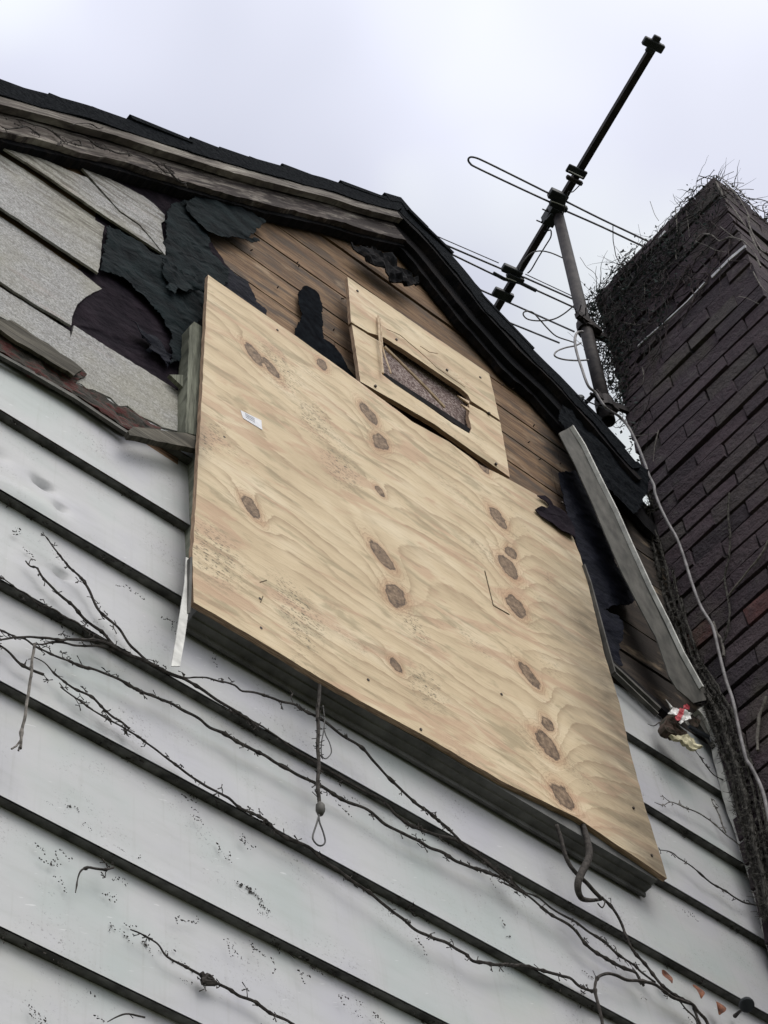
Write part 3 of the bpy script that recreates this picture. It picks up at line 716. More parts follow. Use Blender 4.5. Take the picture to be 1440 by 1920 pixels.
# nails left in the boards
bm = bmesh.new()
for x, y in ((557, 494), (560, 500), (688, 505), (625, 620), (940, 722), (960, 730), (1000, 800), (990, 830), (1010, 862), (1050, 870), (470, 470), (520, 540), (640, 560), (1180, 1010), (1190, 1060)):
    p = at(x, y, .016); tube(bm, [p, p + Vector((random.uniform(-.004, .004), -.008, random.uniform(-.01, .002)))], .0018, 5)
obj('nail', bm, MNAIL, house)['kind'] = 'stuff'

# ================================================================= PLYWOOD
KN = [(470, 950, 31, 15), (476, 664, 24, 9), (508, 690, 20, 9), (604, 683, 15, 7), (692, 776, 22, 10), (713, 829, 20, 12), (711, 920, 14, 6), (717, 1043, 28, 14), (742, 1117, 27, 16), (934, 970, 22, 12), (958, 1035, 17, 9), (953, 1063, 26, 14), (968, 1136, 21, 11), (742, 1247, 18, 8), (994, 1268, 28, 13), (1027, 1357, 20, 9), (1025, 1395, 31, 17), (1055, 1492, 26, 13), (905, 874, 18, 8)]
def pd(px, py, k):
    cx, cy, a, b = k; dx, dy = px - cx, py - cy; q = .62, .785
    return math.hypot((dx * q[0] + dy * q[1]) / a, (dx * q[1] - dy * q[0]) / b)
KN = [(a, b, c * (.85 + .35 * ((i * 7) % 5) / 4), d * (.62 + .34 * ((i * 11) % 7) / 6)) for i, (a, b, c, d) in enumerate(KN)]
PATCH = [(522, 690, 60, 26), (592, 790, 45, 24), (400, 1040, 75, 40), (560, 1140, 80, 26), (640, 880, 50, 26), (800, 1290, 50, 26), (392, 822, 26, 36), (1005, 1530, 60, 18), (770, 1165, 60, 14), (560, 1180, 60, 14), (1150, 990, 60, 30)]
def patchf(x, z):
    p = toimg(Vector((x, YP, z))); return max(0, 1 - min(pd(p[0], p[1], k) for k in PATCH) * .75)
YP = -.051
def knotf(x, z):
    p = toimg(Vector((x, YP, z))); return min(4.0, min(pd(p[0], p[1], k) for k in KN))
def grainf(x, z):
    p = toimg(Vector((x, YP, z)))
    g = z * 17 + 3.6 * noise.noise(Vector((x * 1.05, 3.3, z * 1.7))) + 1.1 * noise.noise(Vector((x * 2.6, 9.3, z * 4.1))) + .35 * noise.noise(Vector((x * 7, 1.3, z * 9)))
    for k in KN:
        d = pd(p[0], p[1], k)
        if d < 7: g += (1.5 + k[2] / 30) * math.exp(-(d / 1.9) ** 1.4)
    return g + 20
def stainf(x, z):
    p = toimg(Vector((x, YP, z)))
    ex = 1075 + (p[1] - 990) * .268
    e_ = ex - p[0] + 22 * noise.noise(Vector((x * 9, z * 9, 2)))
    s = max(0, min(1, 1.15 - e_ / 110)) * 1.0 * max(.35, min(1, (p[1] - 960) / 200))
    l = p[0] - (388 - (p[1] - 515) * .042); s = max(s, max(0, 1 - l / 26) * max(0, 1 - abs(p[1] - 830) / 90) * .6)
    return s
root = at(362, 1130, YP)
ply = thing('plywood_sheet', 'large knotty tan plywood sheet nailed over the window opening', 'plywood', root)
pout = [(390, 515), (440, 550), (496, 589), (555, 630), (668, 712), (773, 791), (840, 828), (902, 873), (954, 899), (1010, 930), (1030, 947), (1022, 956), (1006, 954), (1014, 962), (1041, 984), (1072, 1001), (1089, 1042), (1112, 1130), (1134, 1226), (1162, 1316), (1183, 1410), (1211, 1514), (1235, 1591), (1251, 1647), (1170, 1592), (1082, 1532), (940, 1463), (800, 1381), (690, 1322), (599, 1271), (480, 1198), (363, 1129), (361, 1040), (368, 920), (372, 840), (380, 700)]
o = slab('panel', MPLY, ply, pout, YP, .012, .0075, f=lambda x, z: noise.noise(Vector((x * 1.5, z * 1.5, 1))) * .003, attr={'knot': knotf, 'grain': grainf, 'soot_shade': stainf, 'patch': patchf}, jg=(.02, .0016), sd=3)
o.data.materials.append(MPEDGE)
for p in o.data.polygons:
    if abs(p.normal.y) < .5: p.material_index = 1
def quad(name, m, par, px, Y, th): return slab(name, m, par, px, Y, th, .5)
stk = quad('sticker', MPAPER, ply, [(451, 769), (490, 788), (492, 806), (456, 784)], YP - .002, .001)
bm = bmesh.new()
for i in range(3):
    for j in range(7):
        t = .2 + j * .07; a = Vector((453 + t * 36 + i * .5, 772 + t * 20 + i * 3.2)); p = at(a.x, a.y, YP - .0024)
        box(bm, (p.x, YP - .0026, p.z), (p.x + .0022, YP - .0022, p.z + (.002 if i != 1 else .003)))
obj('print', bm, MINK, stk)
for x, y in ((520, 619), (487, 1123), (489, 1178), (789, 1368), (940, 1302), (1188, 1515), (1222, 1604), (1054, 942), (690, 1275), (420, 820)):
    p = at(x, y, YP); bm = bmesh.new(); tube(bm, [p + Vector((0, .004, 0)), p + Vector((0, -.0016, 0))], .0032, 10); obj('nail_head', bm, MNAIL, ply)
for q in (((909, 1070), (925, 1135)), ((925, 1135), (955, 1152)), ((493, 1118), (488, 1130)), ((500, 1088), (487, 1092))):
    bm = bmesh.new(); bar(bm, at(*q[0], YP - .0006), at(*q[1], YP - .0006), .0016, .0016, Vector((0, 1, 0))); obj('scratch', bm, MINKB, ply)

# small plywood panel
YS = -.032
def kz(x, z): return 4.0
def gs(x, z): return z * 9 + 2.2 * noise.noise(Vector((x * .9, 7.3, z * 1.6))) + .4 * noise.noise(Vector((x * 5, 1, z * 6))) + 30
def st0(x, z): return max(0, noise.noise(Vector((x * 6, z * 11, 9))) - .25) * .8
sp_ = thing('plywood_patch', 'small split plywood panel under the roof peak with a broken rectangular hole', 'plywood', at(672, 715, YS))
up = [(652, 519), (700, 552), (800, 621), (917, 701), (924, 730), (937, 787), (905, 765), (884, 751), (878, 740), (864, 727), (840, 711), (800, 684), (760, 657), (720, 632), (690, 622), (659, 603)]
lo = [(660, 607), (690, 627), (716, 642), (718, 670), (716, 702), (740, 721), (800, 761), (850, 796), (880, 813), (884, 803), (879, 780), (880, 757), (905, 770), (938, 792), (947, 840), (955, 895), (898, 855), (815, 797), (749, 758), (704, 733), (675, 716), (669, 670)]
for nm, P, Yq, lab in (('panel', up, YS - .004, 'upper split half of the panel'), ('panel', lo, YS, 'lower split half of the panel')):
    o = slab(nm, MPLY, sp_, P, Yq, .012, .012, f=lambda x, z: noise.noise(Vector((x * 3, z * 3, 6))) * .003, attr={'knot': kz, 'grain': gs, 'soot_shade': st0}, jg=(.012, .0014), sd=9)
    o['label'] = lab; o.data.materials.append(MPEDGE)
    for p in o.data.polygons:
        if abs(p.normal.y) < .5: p.material_index = 1
slab('backing', MOSB, sp_, [(700, 620), (900, 735), (900, 840), (700, 725)], YS + .022, .01, .05, f=lambda x, z: 0)
slab('backing_shadow', MDWOOD, sp_, [(716, 696), (722, 708), (800, 760), (883, 814), (882, 804), (800, 750)], YS + .004, .016, .03, jg=(.01, .001))  # near-black strip put in as the shadow line below the hole
for P, r in (([(721, 650), (760, 688), (800, 728), (834, 764)], .0042), ([(709, 592), (712, 640), (716, 680), (718, 700)], .003), ([(713, 598), (717, 650), (722, 668), (733, 700)], .0022), ([(725, 617), (750, 628), (790, 662), (820, 690), (872, 726)], .0009), ([(788, 649), (805, 660), (821, 663)], .001)):
    bm = bmesh.new(); tube(bm, [at(x, y, YS - .010 - .002 * (i % 2)) for i, (x, y) in enumerate(P)], r, 5); obj('splinter', bm, MSPL if r > .0015 else MPEDGE, sp_)
for P in ([(858, 741), (880, 752), (880, 757)], [(864, 757), (882, 766), (881, 771)]):
    slab('splinter', MSPL, sp_, P, YS - .006, .004, .1)
for x, y in ((670, 546), (838, 694), (900, 708), (704, 724), (917, 775), (930, 870), (743, 637)):
    p = at(x, y, YS - .004); bm = bmesh.new(); tube(bm, [p + Vector((0, .004, 0)), p + Vector((0, -.0025, 0))], .004, 10); obj('nail_head', bm, MNAIL, sp_)

# folded felt scrap over the plywood corner
o = slab('felt_scrap', MTARB, None, c6('185,385 215,370 250,378 262,360 240,340 195,312 235,312 260,330 285,362 345,400 395,480 400,540 330,500 280,460 235,430'), YP - .010, .002, .015, f=crumple(.006, 14, 2), jg=(.01, .002), sd=3)
tag(o, 'purplish felt scrap folded over the top right corner of the large plywood', 'tar paper')

# loose strips -------------------------------------------------------
le = [(1048, 812)] + c6('400,150 490,350 560,520 660,740 760,930 840,1080 890,1235 905,1290 950,1360 1000,1400')
re_ = [(1072, 800)] + c6('445,45 520,200 620,400 700,580 800,800 900,1000 980,1170 1080,1350')
ls = thing('loose_trim_strip', 'long loose grey trim strip leaning diagonally between felt and chimney', 'trim strip', at(1290, 1300, -.04))
slab('strip_face', MMETG, ls, [(1048, 812), (1060, 806), (1070, 800)] + re_[1:] + [(1325, 1312), (1300, 1318)] + le[::-1][:-1], -.066, .003, .02, f=lambda x, z: .5 * abs(noise.noise(Vector((x * 2, z * 2, 3)))) * .01, jg=(.03, .0015), sd=4)
bm = bmesh.new(); P = [at(x, y, -.072) for x, y in [(1072, 800)] + re_[1:]]
for a, b in zip(P, P[1:]): bar(bm, a, b + (b - a) * .01, .006, .012, Vector((0, 1, 0)))
obj('strip_flange', bm, MMETW, ls)
hs = thing('hanging_metal_strip', 'narrow white metal strip hanging from the lower left corner of the large plywood', 'metal strip', at(322, 1256, -.062))
slab('strip_face', MMETW, hs, [(353, 1040), (359, 1043), (357, 1100), (352, 1150), (343, 1200), (331, 1256), (314, 1256), (326, 1200), (338, 1140), (348, 1090)], -.050, .002, .02, f=lambda x, z: (z - 4.2) * .05)
slab('strip_fold', MMETG, hs, [(357, 1044), (361, 1044), (359, 1120), (357, 1148), (352, 1150)], -.054, .012, .02)

# ================================================================= CHIMNEY
chim = thing('chimney', 'tall sooty dark brick chimney standing against the right side of the gable', 'chimney', (3.3, -.3, 0))
CX1, CY0 = 3.75, -.605
top = 7.42; CH = .079
rb = random.Random(3)
bm = bmesh.new(); tone = bm.verts.layers.float.new('tone')
def brick(x0, x1, y0, y1, z0, z1, ax):
    j = lambda a: rb.uniform(-a, a)
    o_ = j(.004); t = min(.8, max(0, rb.gauss(.42, .2))) if rb.random() > (.07 if z0 < 5.3 else .015) else (rb.uniform(.85, 1) if z0 < 5.6 else .8)
    if ax == 'x': x0 += o_
    else: y0 += o_
    vs = []
    for x in (x0, x1):
        for y in (y0, y1):
            for z_ in (z0, z1): 
                v = bm.verts.new((x + j(.0035) + CX(z_) - CHX, y + j(.0035), z_ + j(.0035))); v[tone] = t; vs.append(v)
    for f in ((0, 1, 3, 2), (4, 6, 7, 5), (0, 4, 5, 1), (2, 3, 7, 6), (0, 2, 6, 4), (1, 5, 7, 3)): bm.faces.new([vs[i] for i in f])
zc = 0; r = 0
while zc < top:
    zt = min(zc + CH - .013 + rb.uniform(-.002, .002), top); s = (r % 2) * .105
    y = CY0
    while y < -.01:      # left face
        L = (.205 if not (y == CY0 and s) else .100); ye = min(y + L, -.001)
        if ye - y > .03:
            if not (zc > 7.28 and rb.random() < .2): brick(CHX, CHX + .09, y, ye - .005, zc, zt, 'x')
        y += L
    x = CHX + .092
    while x < CX1 - .01:  # front and back
        L = .205 if not (x < CHX + .1 and s) else .100; xe = min(x + L, CX1)
        brick(x, xe - .005, CY0, CY0 + .09, zc, zt, 'y'); 
        if zc > 4.6: brick(x, xe - .010, -.09, -.001, zc, zt, 'y')
        x += L
    y = CY0 + .092
    while y < -.1:
        brick(CX1 - .09, CX1, y, y + .195, zc, zt, 'x'); y += .205
    zc += CH; r += 1
ck = obj('brickwork', bm, MBRICK, chim)
bm = bmesh.new(); box(bm, (CHX + .009, CY0 + .009, 0), (CX1 - .009, -.010, top - .02))
zz = [v for v in bm.verts]
for v in bm.verts: v.co.x += CX(v.co.z) - CHX
box(bm, (CX(0) + .009, CY0 + .009, 0), (CX1 - .3, -.010, 3.6)); obj('mortar', bm, MMORT, chim)
# pale flashing strips wedged in the bed joints
for P, wd in (([(1196, 650), (1215, 632), (1250, 602), (1290, 565), (1322, 530)], .006), ([(1335, 520), (1350, 505), (1370, 485), (1398, 462)], .014), ([(1236, 447), (1248, 434)], .012)):
    bm = bmesh.new(); Q = [atc(x, y, -.006) for x, y in P]
    for a, b in zip(Q, Q[1:]): bar(bm, a, b, .006, wd)
    obj('flashing', bm, MFLASH, chim)

# ivy tangle on the chimney -----------------------------------------
ivy = thing('ivy_tangle', 'dense dark dead ivy tangle clinging over the chimney top', 'ivy', (CHX, -.1, 6.9))
ri = random.Random(11)
bs, blf = bmesh.new(), bmesh.new()
def twig(bmx, p, d, L, r, n=7, wob=.5, plane=None):
    pts = [p.copy()]; d = d.normalized()
    for i in range(n):
        d = (d + Vector((ri.uniform(-1, 1), ri.uniform(-1, 1), ri.uniform(-1, 1))) * wob * .5).normalized()
        q = pts[-1] + d * (L / n)
        if plane is not None: q.x = min(q.x, CX(q.z) - ri.uniform(.002, .02)); q.z = min(q.z, 7.425); q.y = min(q.y, .02)
        pts.append(q)
    tube(bmx, pts, [r * (1 - .75 * i / n) for i in range(n + 1)], 4, False); return pts
def leaf(bmx, p, s):
    a = Vector((ri.uniform(-1, 1), ri.uniform(-1, 1), ri.uniform(-1, 1))).normalized(); u, v = frame(a)
    bmx.faces.new([bmx.verts.new(p + q) for q in (u * s, v * s * .6 + a * s * .2, -u * s, -v * s * .6)])
# patches on the left face, in (y, z): centre, spread, count
patches = [((-.03, 7.25), .10, .16, 130), ((-.06, 7.0), .08, .16, 110), ((-.15, 7.18), .10, .14, 150), ((-.28, 7.22), .12, .12, 130), ((-.40, 7.2), .10, .12, 90), ((-.12, 6.85), .10, .08, 70), ((-.30, 6.98), .12, .04, 40), ((-.02, 6.75), .02, .2, 70), ((-.5, 7.3), .08, .08, 60), ((-.02, 6.5), .02, .2, 25)]
for (cy, cz), sy, sz, n in patches:
    for i in range(int(n * .5)):
        p = Vector((CHX - ri.uniform(.004, .03), min(.02, ri.gauss(cy, sy)), min(7.44, ri.gauss(cz, sz)))); p.x += CX(p.z) - CHX
        if p.y < CY0 - .02: continue
        if ri.random() < .8: twig(bs, p, Vector((0, ri.uniform(-.8, .8), ri.uniform(-1, 1))), ri.uniform(.06, .22), ri.uniform(.001, .0022), 9, .7, plane=CHX)
        for j in range(3): leaf(blf, p + Vector((ri.uniform(-.012, .005), ri.gauss(0, .025), ri.gauss(0, .025))), ri.uniform(.003, .008))
# along the top edges, sticking up into the sky
for i in range(130):
    t = ri.random(); 
    if i % 3: p = Vector((CHX + ri.uniform(-.02, .03), -t * .6 + .02, top + ri.uniform(-.05, .008)))
    else: p = Vector((CHX + t * .35, CY0 - ri.uniform(-.01, .02), top + ri.uniform(-.05, .02)))
    if i % 40 == 0: twig(bs, p, Vector((ri.uniform(-1, .2), ri.uniform(-1, .2), ri.uniform(-.1, .4))), ri.uniform(.06, .12), .0011, 8, .35)
    else: twig(bs, p, Vector((ri.uniform(-.3, .3), ri.uniform(-1, 1), ri.uniform(-.9, .02))), ri.uniform(.05, .13), ri.uniform(.001, .002))
    for j in range(2): leaf(blf, p + Vector((ri.gauss(-.005, .012), ri.gauss(0, .02), ri.gauss(-.01, .015))), ri.uniform(.004, .009))
for i in range(90):    # far left vertical edge
    p = Vector((CHX + ri.uniform(-.02, .01), ri.uniform(-.03, .025), ri.uniform(6.6, 7.42))); p.x += CX(p.z) - CHX
    twig(bs, p, Vector((-.1, ri.uniform(-.5, .3), ri.uniform(-1, 1))), ri.uniform(.05, .12), ri.uniform(.001, .002))
    for j in range(3): leaf(blf, p + Vector((ri.gauss(-.008, .012), ri.gauss(0, .02), ri.gauss(0, .02))), ri.uniform(.004, .01))
bst = bmesh.new()
for i in range(85):
    t_ = ri.random(); z0 = ri.uniform(6.75, 7.38)
    p = Vector((CX(z0) - .01, -ri.random() ** 1.6 * .6, z0)); d = Vector((0, ri.uniform(-.6, .6), ri.choice((-1, 1)))); pts = [p]
    for k in range(14):
        d = (d + Vector((0, ri.uniform(-.5, .5), ri.uniform(-.45, .4)))).normalized(); q = pts[-1] + d * ri.uniform(.012, .03)
        q.z = min(q.z, 7.43); q.y = max(CY0 - .015, min(.02, q.y)); q.x = CX(q.z) - ri.uniform(.004, .014); pts.append(q)
    r0 = ri.uniform(.0012, .0032); pp = smoothpts(pts, 2); tube(bst, pp, [r0 * (1 - .6 * k / len(pp)) for k in range(len(pp))], 5, False)
for i in range(26):    # stems folding over the top edges
    if i % 2: p = Vector((CX(7.4) - .01, -ri.random() * .6, 7.3)); d = Vector((.02, ri.uniform(-.6, .6), 1))
    else: p = Vector((CHX + ri.random() * .4, CY0 - .01, 7.3)); d = Vector((ri.uniform(-.5, .5), .02, 1))
    pts = [p]
    for k in range(9):
        d = (d + Vector((ri.uniform(-.2, .35), ri.uniform(-.3, .4), ri.uniform(-.55, .2)))).normalized(); pts.append(pts[-1] + d * .028)
    tube(bst, smoothpts(pts, 2), .0017, 5, False)
obj('stems', bst, MTRKL, ivy)['kind'] = 'stuff'
obj('twigs', bs, MIVY, ivy)['kind'] = 'stuff'; obj('leaves', blf, MIVYL, ivy)['kind'] = 'stuff'
# main ivy stems, individually traced
YF = CHX - .012
ivs = [('1090,340 1140,350 1180,380 1230,360 1290,370 1330,400 1370,450 1400,520', .0035), ('1160,60 1200,140 1250,200 1290,260 1340,330 1370,400 1400,450', .004), ('940,210 950,330 940,400 945,480', .0025), ('1180,300 1230,340 1290,380', .002),
       ('1080,345 1050,380 1100,400 1160,430 1220,440', .002), ('1200,60 1270,130 1330,230 1340,300 1400,420 1430,440', .0035), ('1000,220 1010,300 1015,360', .0018), ('770,600 775,650 770,700', .0018), ('760,1060 770,1110 760,1155', .002), ('1360,545 1400,620 1440,660', .0025), ('850,1400 830,1480 820,1570', .0022), ('660,820 720,830 760,830', .0016), ('1280,680 1330,690 1390,720', .0018), ('690,1435 760,1430 840,1415', .0022)]
for s, r in ivs:
    bm = bmesh.new(); P = smoothpts([atc(x, y, -.012) for x, y in cr(940, 320, s)], 3); tube(bm, P, [r * (.7 + .3 * math.sin(i)) for i in range(len(P))], 5); obj('stem', bm, MVINEG, ivy)
for s in ('850,270 830,240 815,200 803,165', '520,585 500,550 460,520 440,490 425,468', '1180,50 1210,25 1255,5', '1220,70 1270,65 1310,68', '1270,105 1320,100 1362,102', '1120,45 1150,25 1190,40 1290,110 1340,170 1390,225'):
    bm = bmesh.new(); P = [atc(x, y, -.03) for x, y in cr(940, 320, s)]; tube(bm, smoothpts(P, 3), .0012, 4); obj('shoot', bm, MVINEG, ivy)

# hairy ivy trunk in the corner of wall and chimney
tr = thing('climbing_ivy', 'shaggy grey ivy trunk climbing the corner between wall and chimney', 'vine', atc(1440, 1700, -.03))
rt = random.Random(5)
main = [(x, y) for x, y in c6('740,400 790,500 825,600 850,700 870,800 900,900 935,1000 975,1130 1020,1230 1090,1340')] + cr(940, 1320, '1160,0 1210,120 1260,260 1300,380 1340,560 1375,700 1400,830 1440,1000 1480,1160')
def stem(par, P, X, r, name='stem', m=MVINEG, hair=0, hl=.02):
    bm = bmesh.new(); Q = smoothpts([atc(x, y, X - CHX) for x, y in P], 4)
    Q = [q + noise.noise_vector(q * 30) * r * .8 for q in Q]
    tube(bm, Q, [r * (1 + .35 * noise.noise(q * 40)) for q in Q], 7)
    for i in range(hair):
        q = Q[rt.randrange(len(Q))]; d = Vector((rt.uniform(-1, .2), rt.uniform(-1, 1), rt.uniform(-1, 1))) * hl
        tube(bm, [q, q + d * .5 + Vector((0, 0, rt.uniform(-.3, .3) * hl)), q + d], [.0012, .001, .0005], 3, False)
    obj(name, bm, m, par)
main = [(1216, 925), (1222, 950)] + main
MTRK = mat('shaggy_ivy_bark', rough=.95, spec=.1, build=two((.018, .017, .016), (.10, .095, .088), (1, 1, 1), 110, bs=.8, bd=.003))
stem(tr, main, CHX - .012, .0052, hair=700, hl=.022, m=MTRK)
stem(tr, [(x + 14, y + 4) for x, y in main], CHX - .010, .0045, hair=500, hl=.018, m=MTRK)
stem(tr, [(x + 26, y + 8) for x, y in main[5:]], CHX - .010, .004, hair=260, m=MTRK)
stem(tr, [(x - 10, y + 2) for x, y in main[8:]], CHX - .016, .005, hair=260, m=MTRK)
stem(tr, [(x - 20, y + 4) for x, y in main[12:]], CHX - .018, .005, hair=300, m=MTRK)
stem(tr, [(x - 4, y + 4) for x, y in main[10:]], CHX - .026, .006, hair=300, m=MTRK)
stem(tr, c6('970,870 985,930 1000,990 1035,1120 1070,1200 1110,1260 1165,1340 1190,1430 1215,1560 1250,1690'), CHX - .010, .0035, hair=50, m=MTRK)
stem(tr, c6('1230,300 1225,420 1235,520 1230,650 1205,760 1220,850 1235,950 1215,1060 1190,1120'), CHX - .010, .003, hair=30, m=MTRK)
stem(tr, c6('1140,1000 1165,1060 1190,1100 1200,1180'), CHX - .010, .004)
stem(tr, c6('1440,560 1400,640 1300,760 1230,850'), CHX - .010, .003)
stem(tr, c6('1430,1400 1400,1480 1385,1560 1380,1690'), CHX - .010, .004)

# ================================================================= ANTENNA
ZA = 8.05
A_ = lambda x, y, dz=0: atz(x, y, ZA + dz)
mast0, mast1 = at(1141, 790, 0), at(1046, 402, 0)
mast = thing('antenna_mast', 'leaning steel pole bracketed beside the chimney carrying the aerial', 'mast', mast0)
bm = bmesh.new(); md_ = (mast1 - mast0).normalized(); u, v = frame(md_); n = 20
L = (mast1 - mast0).length + .05; rr = [[bm.verts.new(mast0 + md_ * h + (u * math.cos(6.2832 * k / n) + v * math.sin(6.2832 * k / n)) * r) for k in range(n)] for h, r in ((0, .019), (0, .0225), (.5, .0225), (L, .0215), (.3, .019))]
for a, b in ((0, 1), (1, 2), (2, 3)):
    for k in range(n): bm.faces.new((rr[a][k], rr[a][(k + 1) % n], rr[b][(k + 1) % n], rr[b][k]))
for k in range(n): bm.faces.new((rr[0][(k + 1) % n], rr[0][k], rr[4][k], rr[4][(k + 1) % n]))
bm.faces.new(rr[4]); bm.faces.new(rr[3])
obj('pole', bm, MSTEEL, mast, True)
def onmast(t): return mast0 + (mast1 - mast0) * t
bm = bmesh.new(); p = onmast(.06)     # lower clamp with bolts and arm to the chimney
tube(bm, [p - md_ * .03, p + md_ * .03], .031, 12); bar(bm, p + Vector((-.045, -.01, .01)), p + Vector((.045, -.01, .01)), .02, .035)
tube(bm, [p + Vector((-.075, -.01, -.01)), p + Vector((.0, -.01, .0))], .005, 6); tube(bm, [p + Vector((-.06, -.03, -.005)), p + Vector((-.06, .03, -.005))], .008, 6)
bar(bm, p + Vector((0, 0, .03)), Vector((CHX + .01, -.03, p.z + .05)), .012, .03)
obj('bracket', bm, MSTEEL, mast)
bm = bmesh.new(); p = onmast(.40)
tube(bm, [p - md_ * .025, p + md_ * .025], .031, 12); bar(bm, p + Vector((-.06, -.02, 0)), p + Vector((.05, -.02, 0)), .02, .03)
bar(bm, p, Vector((CHX + .02, -.02, p.z)), .02, .03)
for i in range(10): 
    q = p + Vector((ri.uniform(-.07, .03), -.02, ri.uniform(-.03, .03))); tube(bm, [q, q + Vector((ri.uniform(-.03, .01), ri.uniform(-.03, .01), ri.uniform(-.03, .03)))], .002, 4)
obj('bracket', bm, MSTEEL, mast)
bm = bmesh.new(); q0 = at(1130, 765, -.02); q1 = at(1096, 750, -.04); tube(bm, [q0, q1], .0025, 6); c = at(1088, 746, -.045)
tube(bm, [c + Vector((.004, .006, 0)), c + Vector((.002, .004, 0)), c - Vector((.002, .004, 0)), c - Vector((.004, .006, 0))], [.008, .0125, .0125, .008], 14)
obj('standoff_insulator', bm, MPLAS, mast)

ant = thing('tv_antenna', 'weathered television aerial with a long boom and folded loops on the pole top', 'antenna', A_(1045, 385))
bt, bb = A_(1232, 76), A_(918, 600); bd_ = (bt - bb).normalized(); sd_ = bd_.cross(Vector((0, 0, 1))).normalized()
bm = bmesh.new(); bar(bm, bb, bt, .026, .026); obj('boom', bm, MSTEEL, ant)
def elem(name, P, r, dz=0, m=MALU, sm=0):
    bm = bmesh.new(); Q = [A_(x, y, dz) for x, y in P]
    if sm: Q = smoothpts(Q, sm)
    tube(bm, Q, r, 8); return obj(name, bm, m, ant, True)
elem('folded_dipole', [(1040, 383), (960, 346), (893, 314), (882, 307), (878, 300), (881, 295), (889, 295), (905, 301), (960, 328), (1040, 368)], .0042, -.018, sm=4)
elem('folded_dipole', [(1062, 378), (1130, 412), (1212, 451), (1217, 456), (1212, 461), (1200, 459), (1130, 426), (1062, 396)], .0042, -.018, sm=4)
elem('folded_dipole', [(800, 440), (830, 457), (940, 504), (985, 521), (1075, 561), (1110, 578)], .0042, -.018)
elem('folded_dipole', [(800, 452), (835, 471), (930, 517), (990, 537), (1082, 579), (1110, 592)], .0042, -.018)
elem('element_rod', [(790, 429), (815, 441), (935, 493)], .0022, -.01); elem('element_rod', [(985, 514), (1075, 556)], .0022, -.01)
elem('element_rod', [(870, 528), (904, 545), (956, 568), (1077, 622)], .0042, -.01)
elem('element_rod', [(900, 580), (960, 607), (1049, 643)], .0042, -.01)
elem('balun_wire', [(925, 512), (945, 523), (975, 530), (1005, 545)], .008, -.025, MPLAS)
def block(px, L, wd, ht, dz, m=MPLAS, name='insulator', L2=0):
    c = A_(*px, dz); bm = bmesh.new(); bar(bm, c - sd_ * L / 2, c + sd_ * L / 2, wd, ht)
    if L2: bar(bm, c - bd_ * L2 / 2 + Vector((0, 0, .004)), c + bd_ * L2 / 2 + Vector((0, 0, .004)), .03, ht * .8)
    bmesh.ops.bevel(bm, geom=bm.edges[:], offset=.003, segments=1, affect='EDGES'); return obj(name, bm, m, ant)
block((1225, 84), .085, .032, .022, -.012, L2=.07)
b1 = block((1081, 322), .082, .034, .012, -.018)
block((1077, 338), .07, .016, .02, -.024, MSTEEL, 'clamp')
block((1046, 368), .075, .04, .030, -.016); block((1047, 386), .075, .022, .026, -.026)
block((960, 508), .085, .032, .026, -.016); block((966, 521), .075, .022, .024, -.026); block((943, 553), .085, .038, .022, -.012)
for P in ([(1066, 320), (1076, 325), (1093, 333)], [(1033, 377), (1045, 381), (1062, 388)], [(948, 521), (958, 524), (968, 528)]):
    bm = bmesh.new(); tube(bm, [A_(x, y, -.040) for x, y in P], .0022, 5); obj('clamp_wire', bm, MMETW, ant)
bm = bmesh.new(); c = A_(1036, 400, -.02); bar(bm, c - bd_ * .045, c + bd_ * .03, .045, .055)
for x, y, dx, dy in ((1023, 395, -6, -3), (1014, 417, -8, -4), (1048, 405, 8, 4), (1025, 428, -4, 6)):
    tube(bm, [A_(x + 8, y + 3, -.03), A_(x + dx, y + dy, -.035)], .003, 5); tube(bm, [A_(x + 4, y, -.03), A_(x + 1, y - 1, -.03)], .006, 6)
bar(bm, A_(1030, 416, -.05), A_(1040, 404, -.05), .04, .02)
obj('mast_clamp', bm, MPLAS, ant)

# cables -----------------------------------------------------------
def cable(name, P, r, m, label, cat='cable', n=8, group=None):
    bm = bmesh.new(); tube(bm, smoothpts(P, 5), r, n); o = obj(name, bm, m, None, True); tag(o, label, cat, group); return o
cq = lambda s, Z: [atz(x, y, Z) for x, y in cr(800, 40, s)]
cable('coax_cable', cq('835,875 790,920 760,930 735,1050 720,1060', 8.0), .0022, MCOAXD, 'short thin wire from the upper aerial block to the pole top')
cable('coax_cable', cq('672,1130 670,1165 640,1215 600,1280 565,1340 545,1360', 8.0), .0028, MCOAXD, 'straight thin wire from the pole top down to the middle aerial block')
cable('coax_cable', cq('500,1340 520,1300 560,1255 610,1240 670,1250 740,1280', 7.95), .0028, MCOAX, 'arched wire above the middle aerial block')
cable('coax_cable', cq('795,1535 740,1580 680,1610 600,1617 545,1608 522,1585 530,1568 570,1570 610,1610 650,1655 700,1700 770,1725 800,1735', 7.6), .0028, MCOAX, 'looped wire between the lowest aerial rods and the pole')
cable('coax_cable', [at(x, y, -.035) for x, y in cr(940, 320, '470,1022 400,1025 330,1018 288,1000 300,975 350,955 400,945 430,930')], .0028, MCOAX, 'small flat wire loop left of the pole bracket')
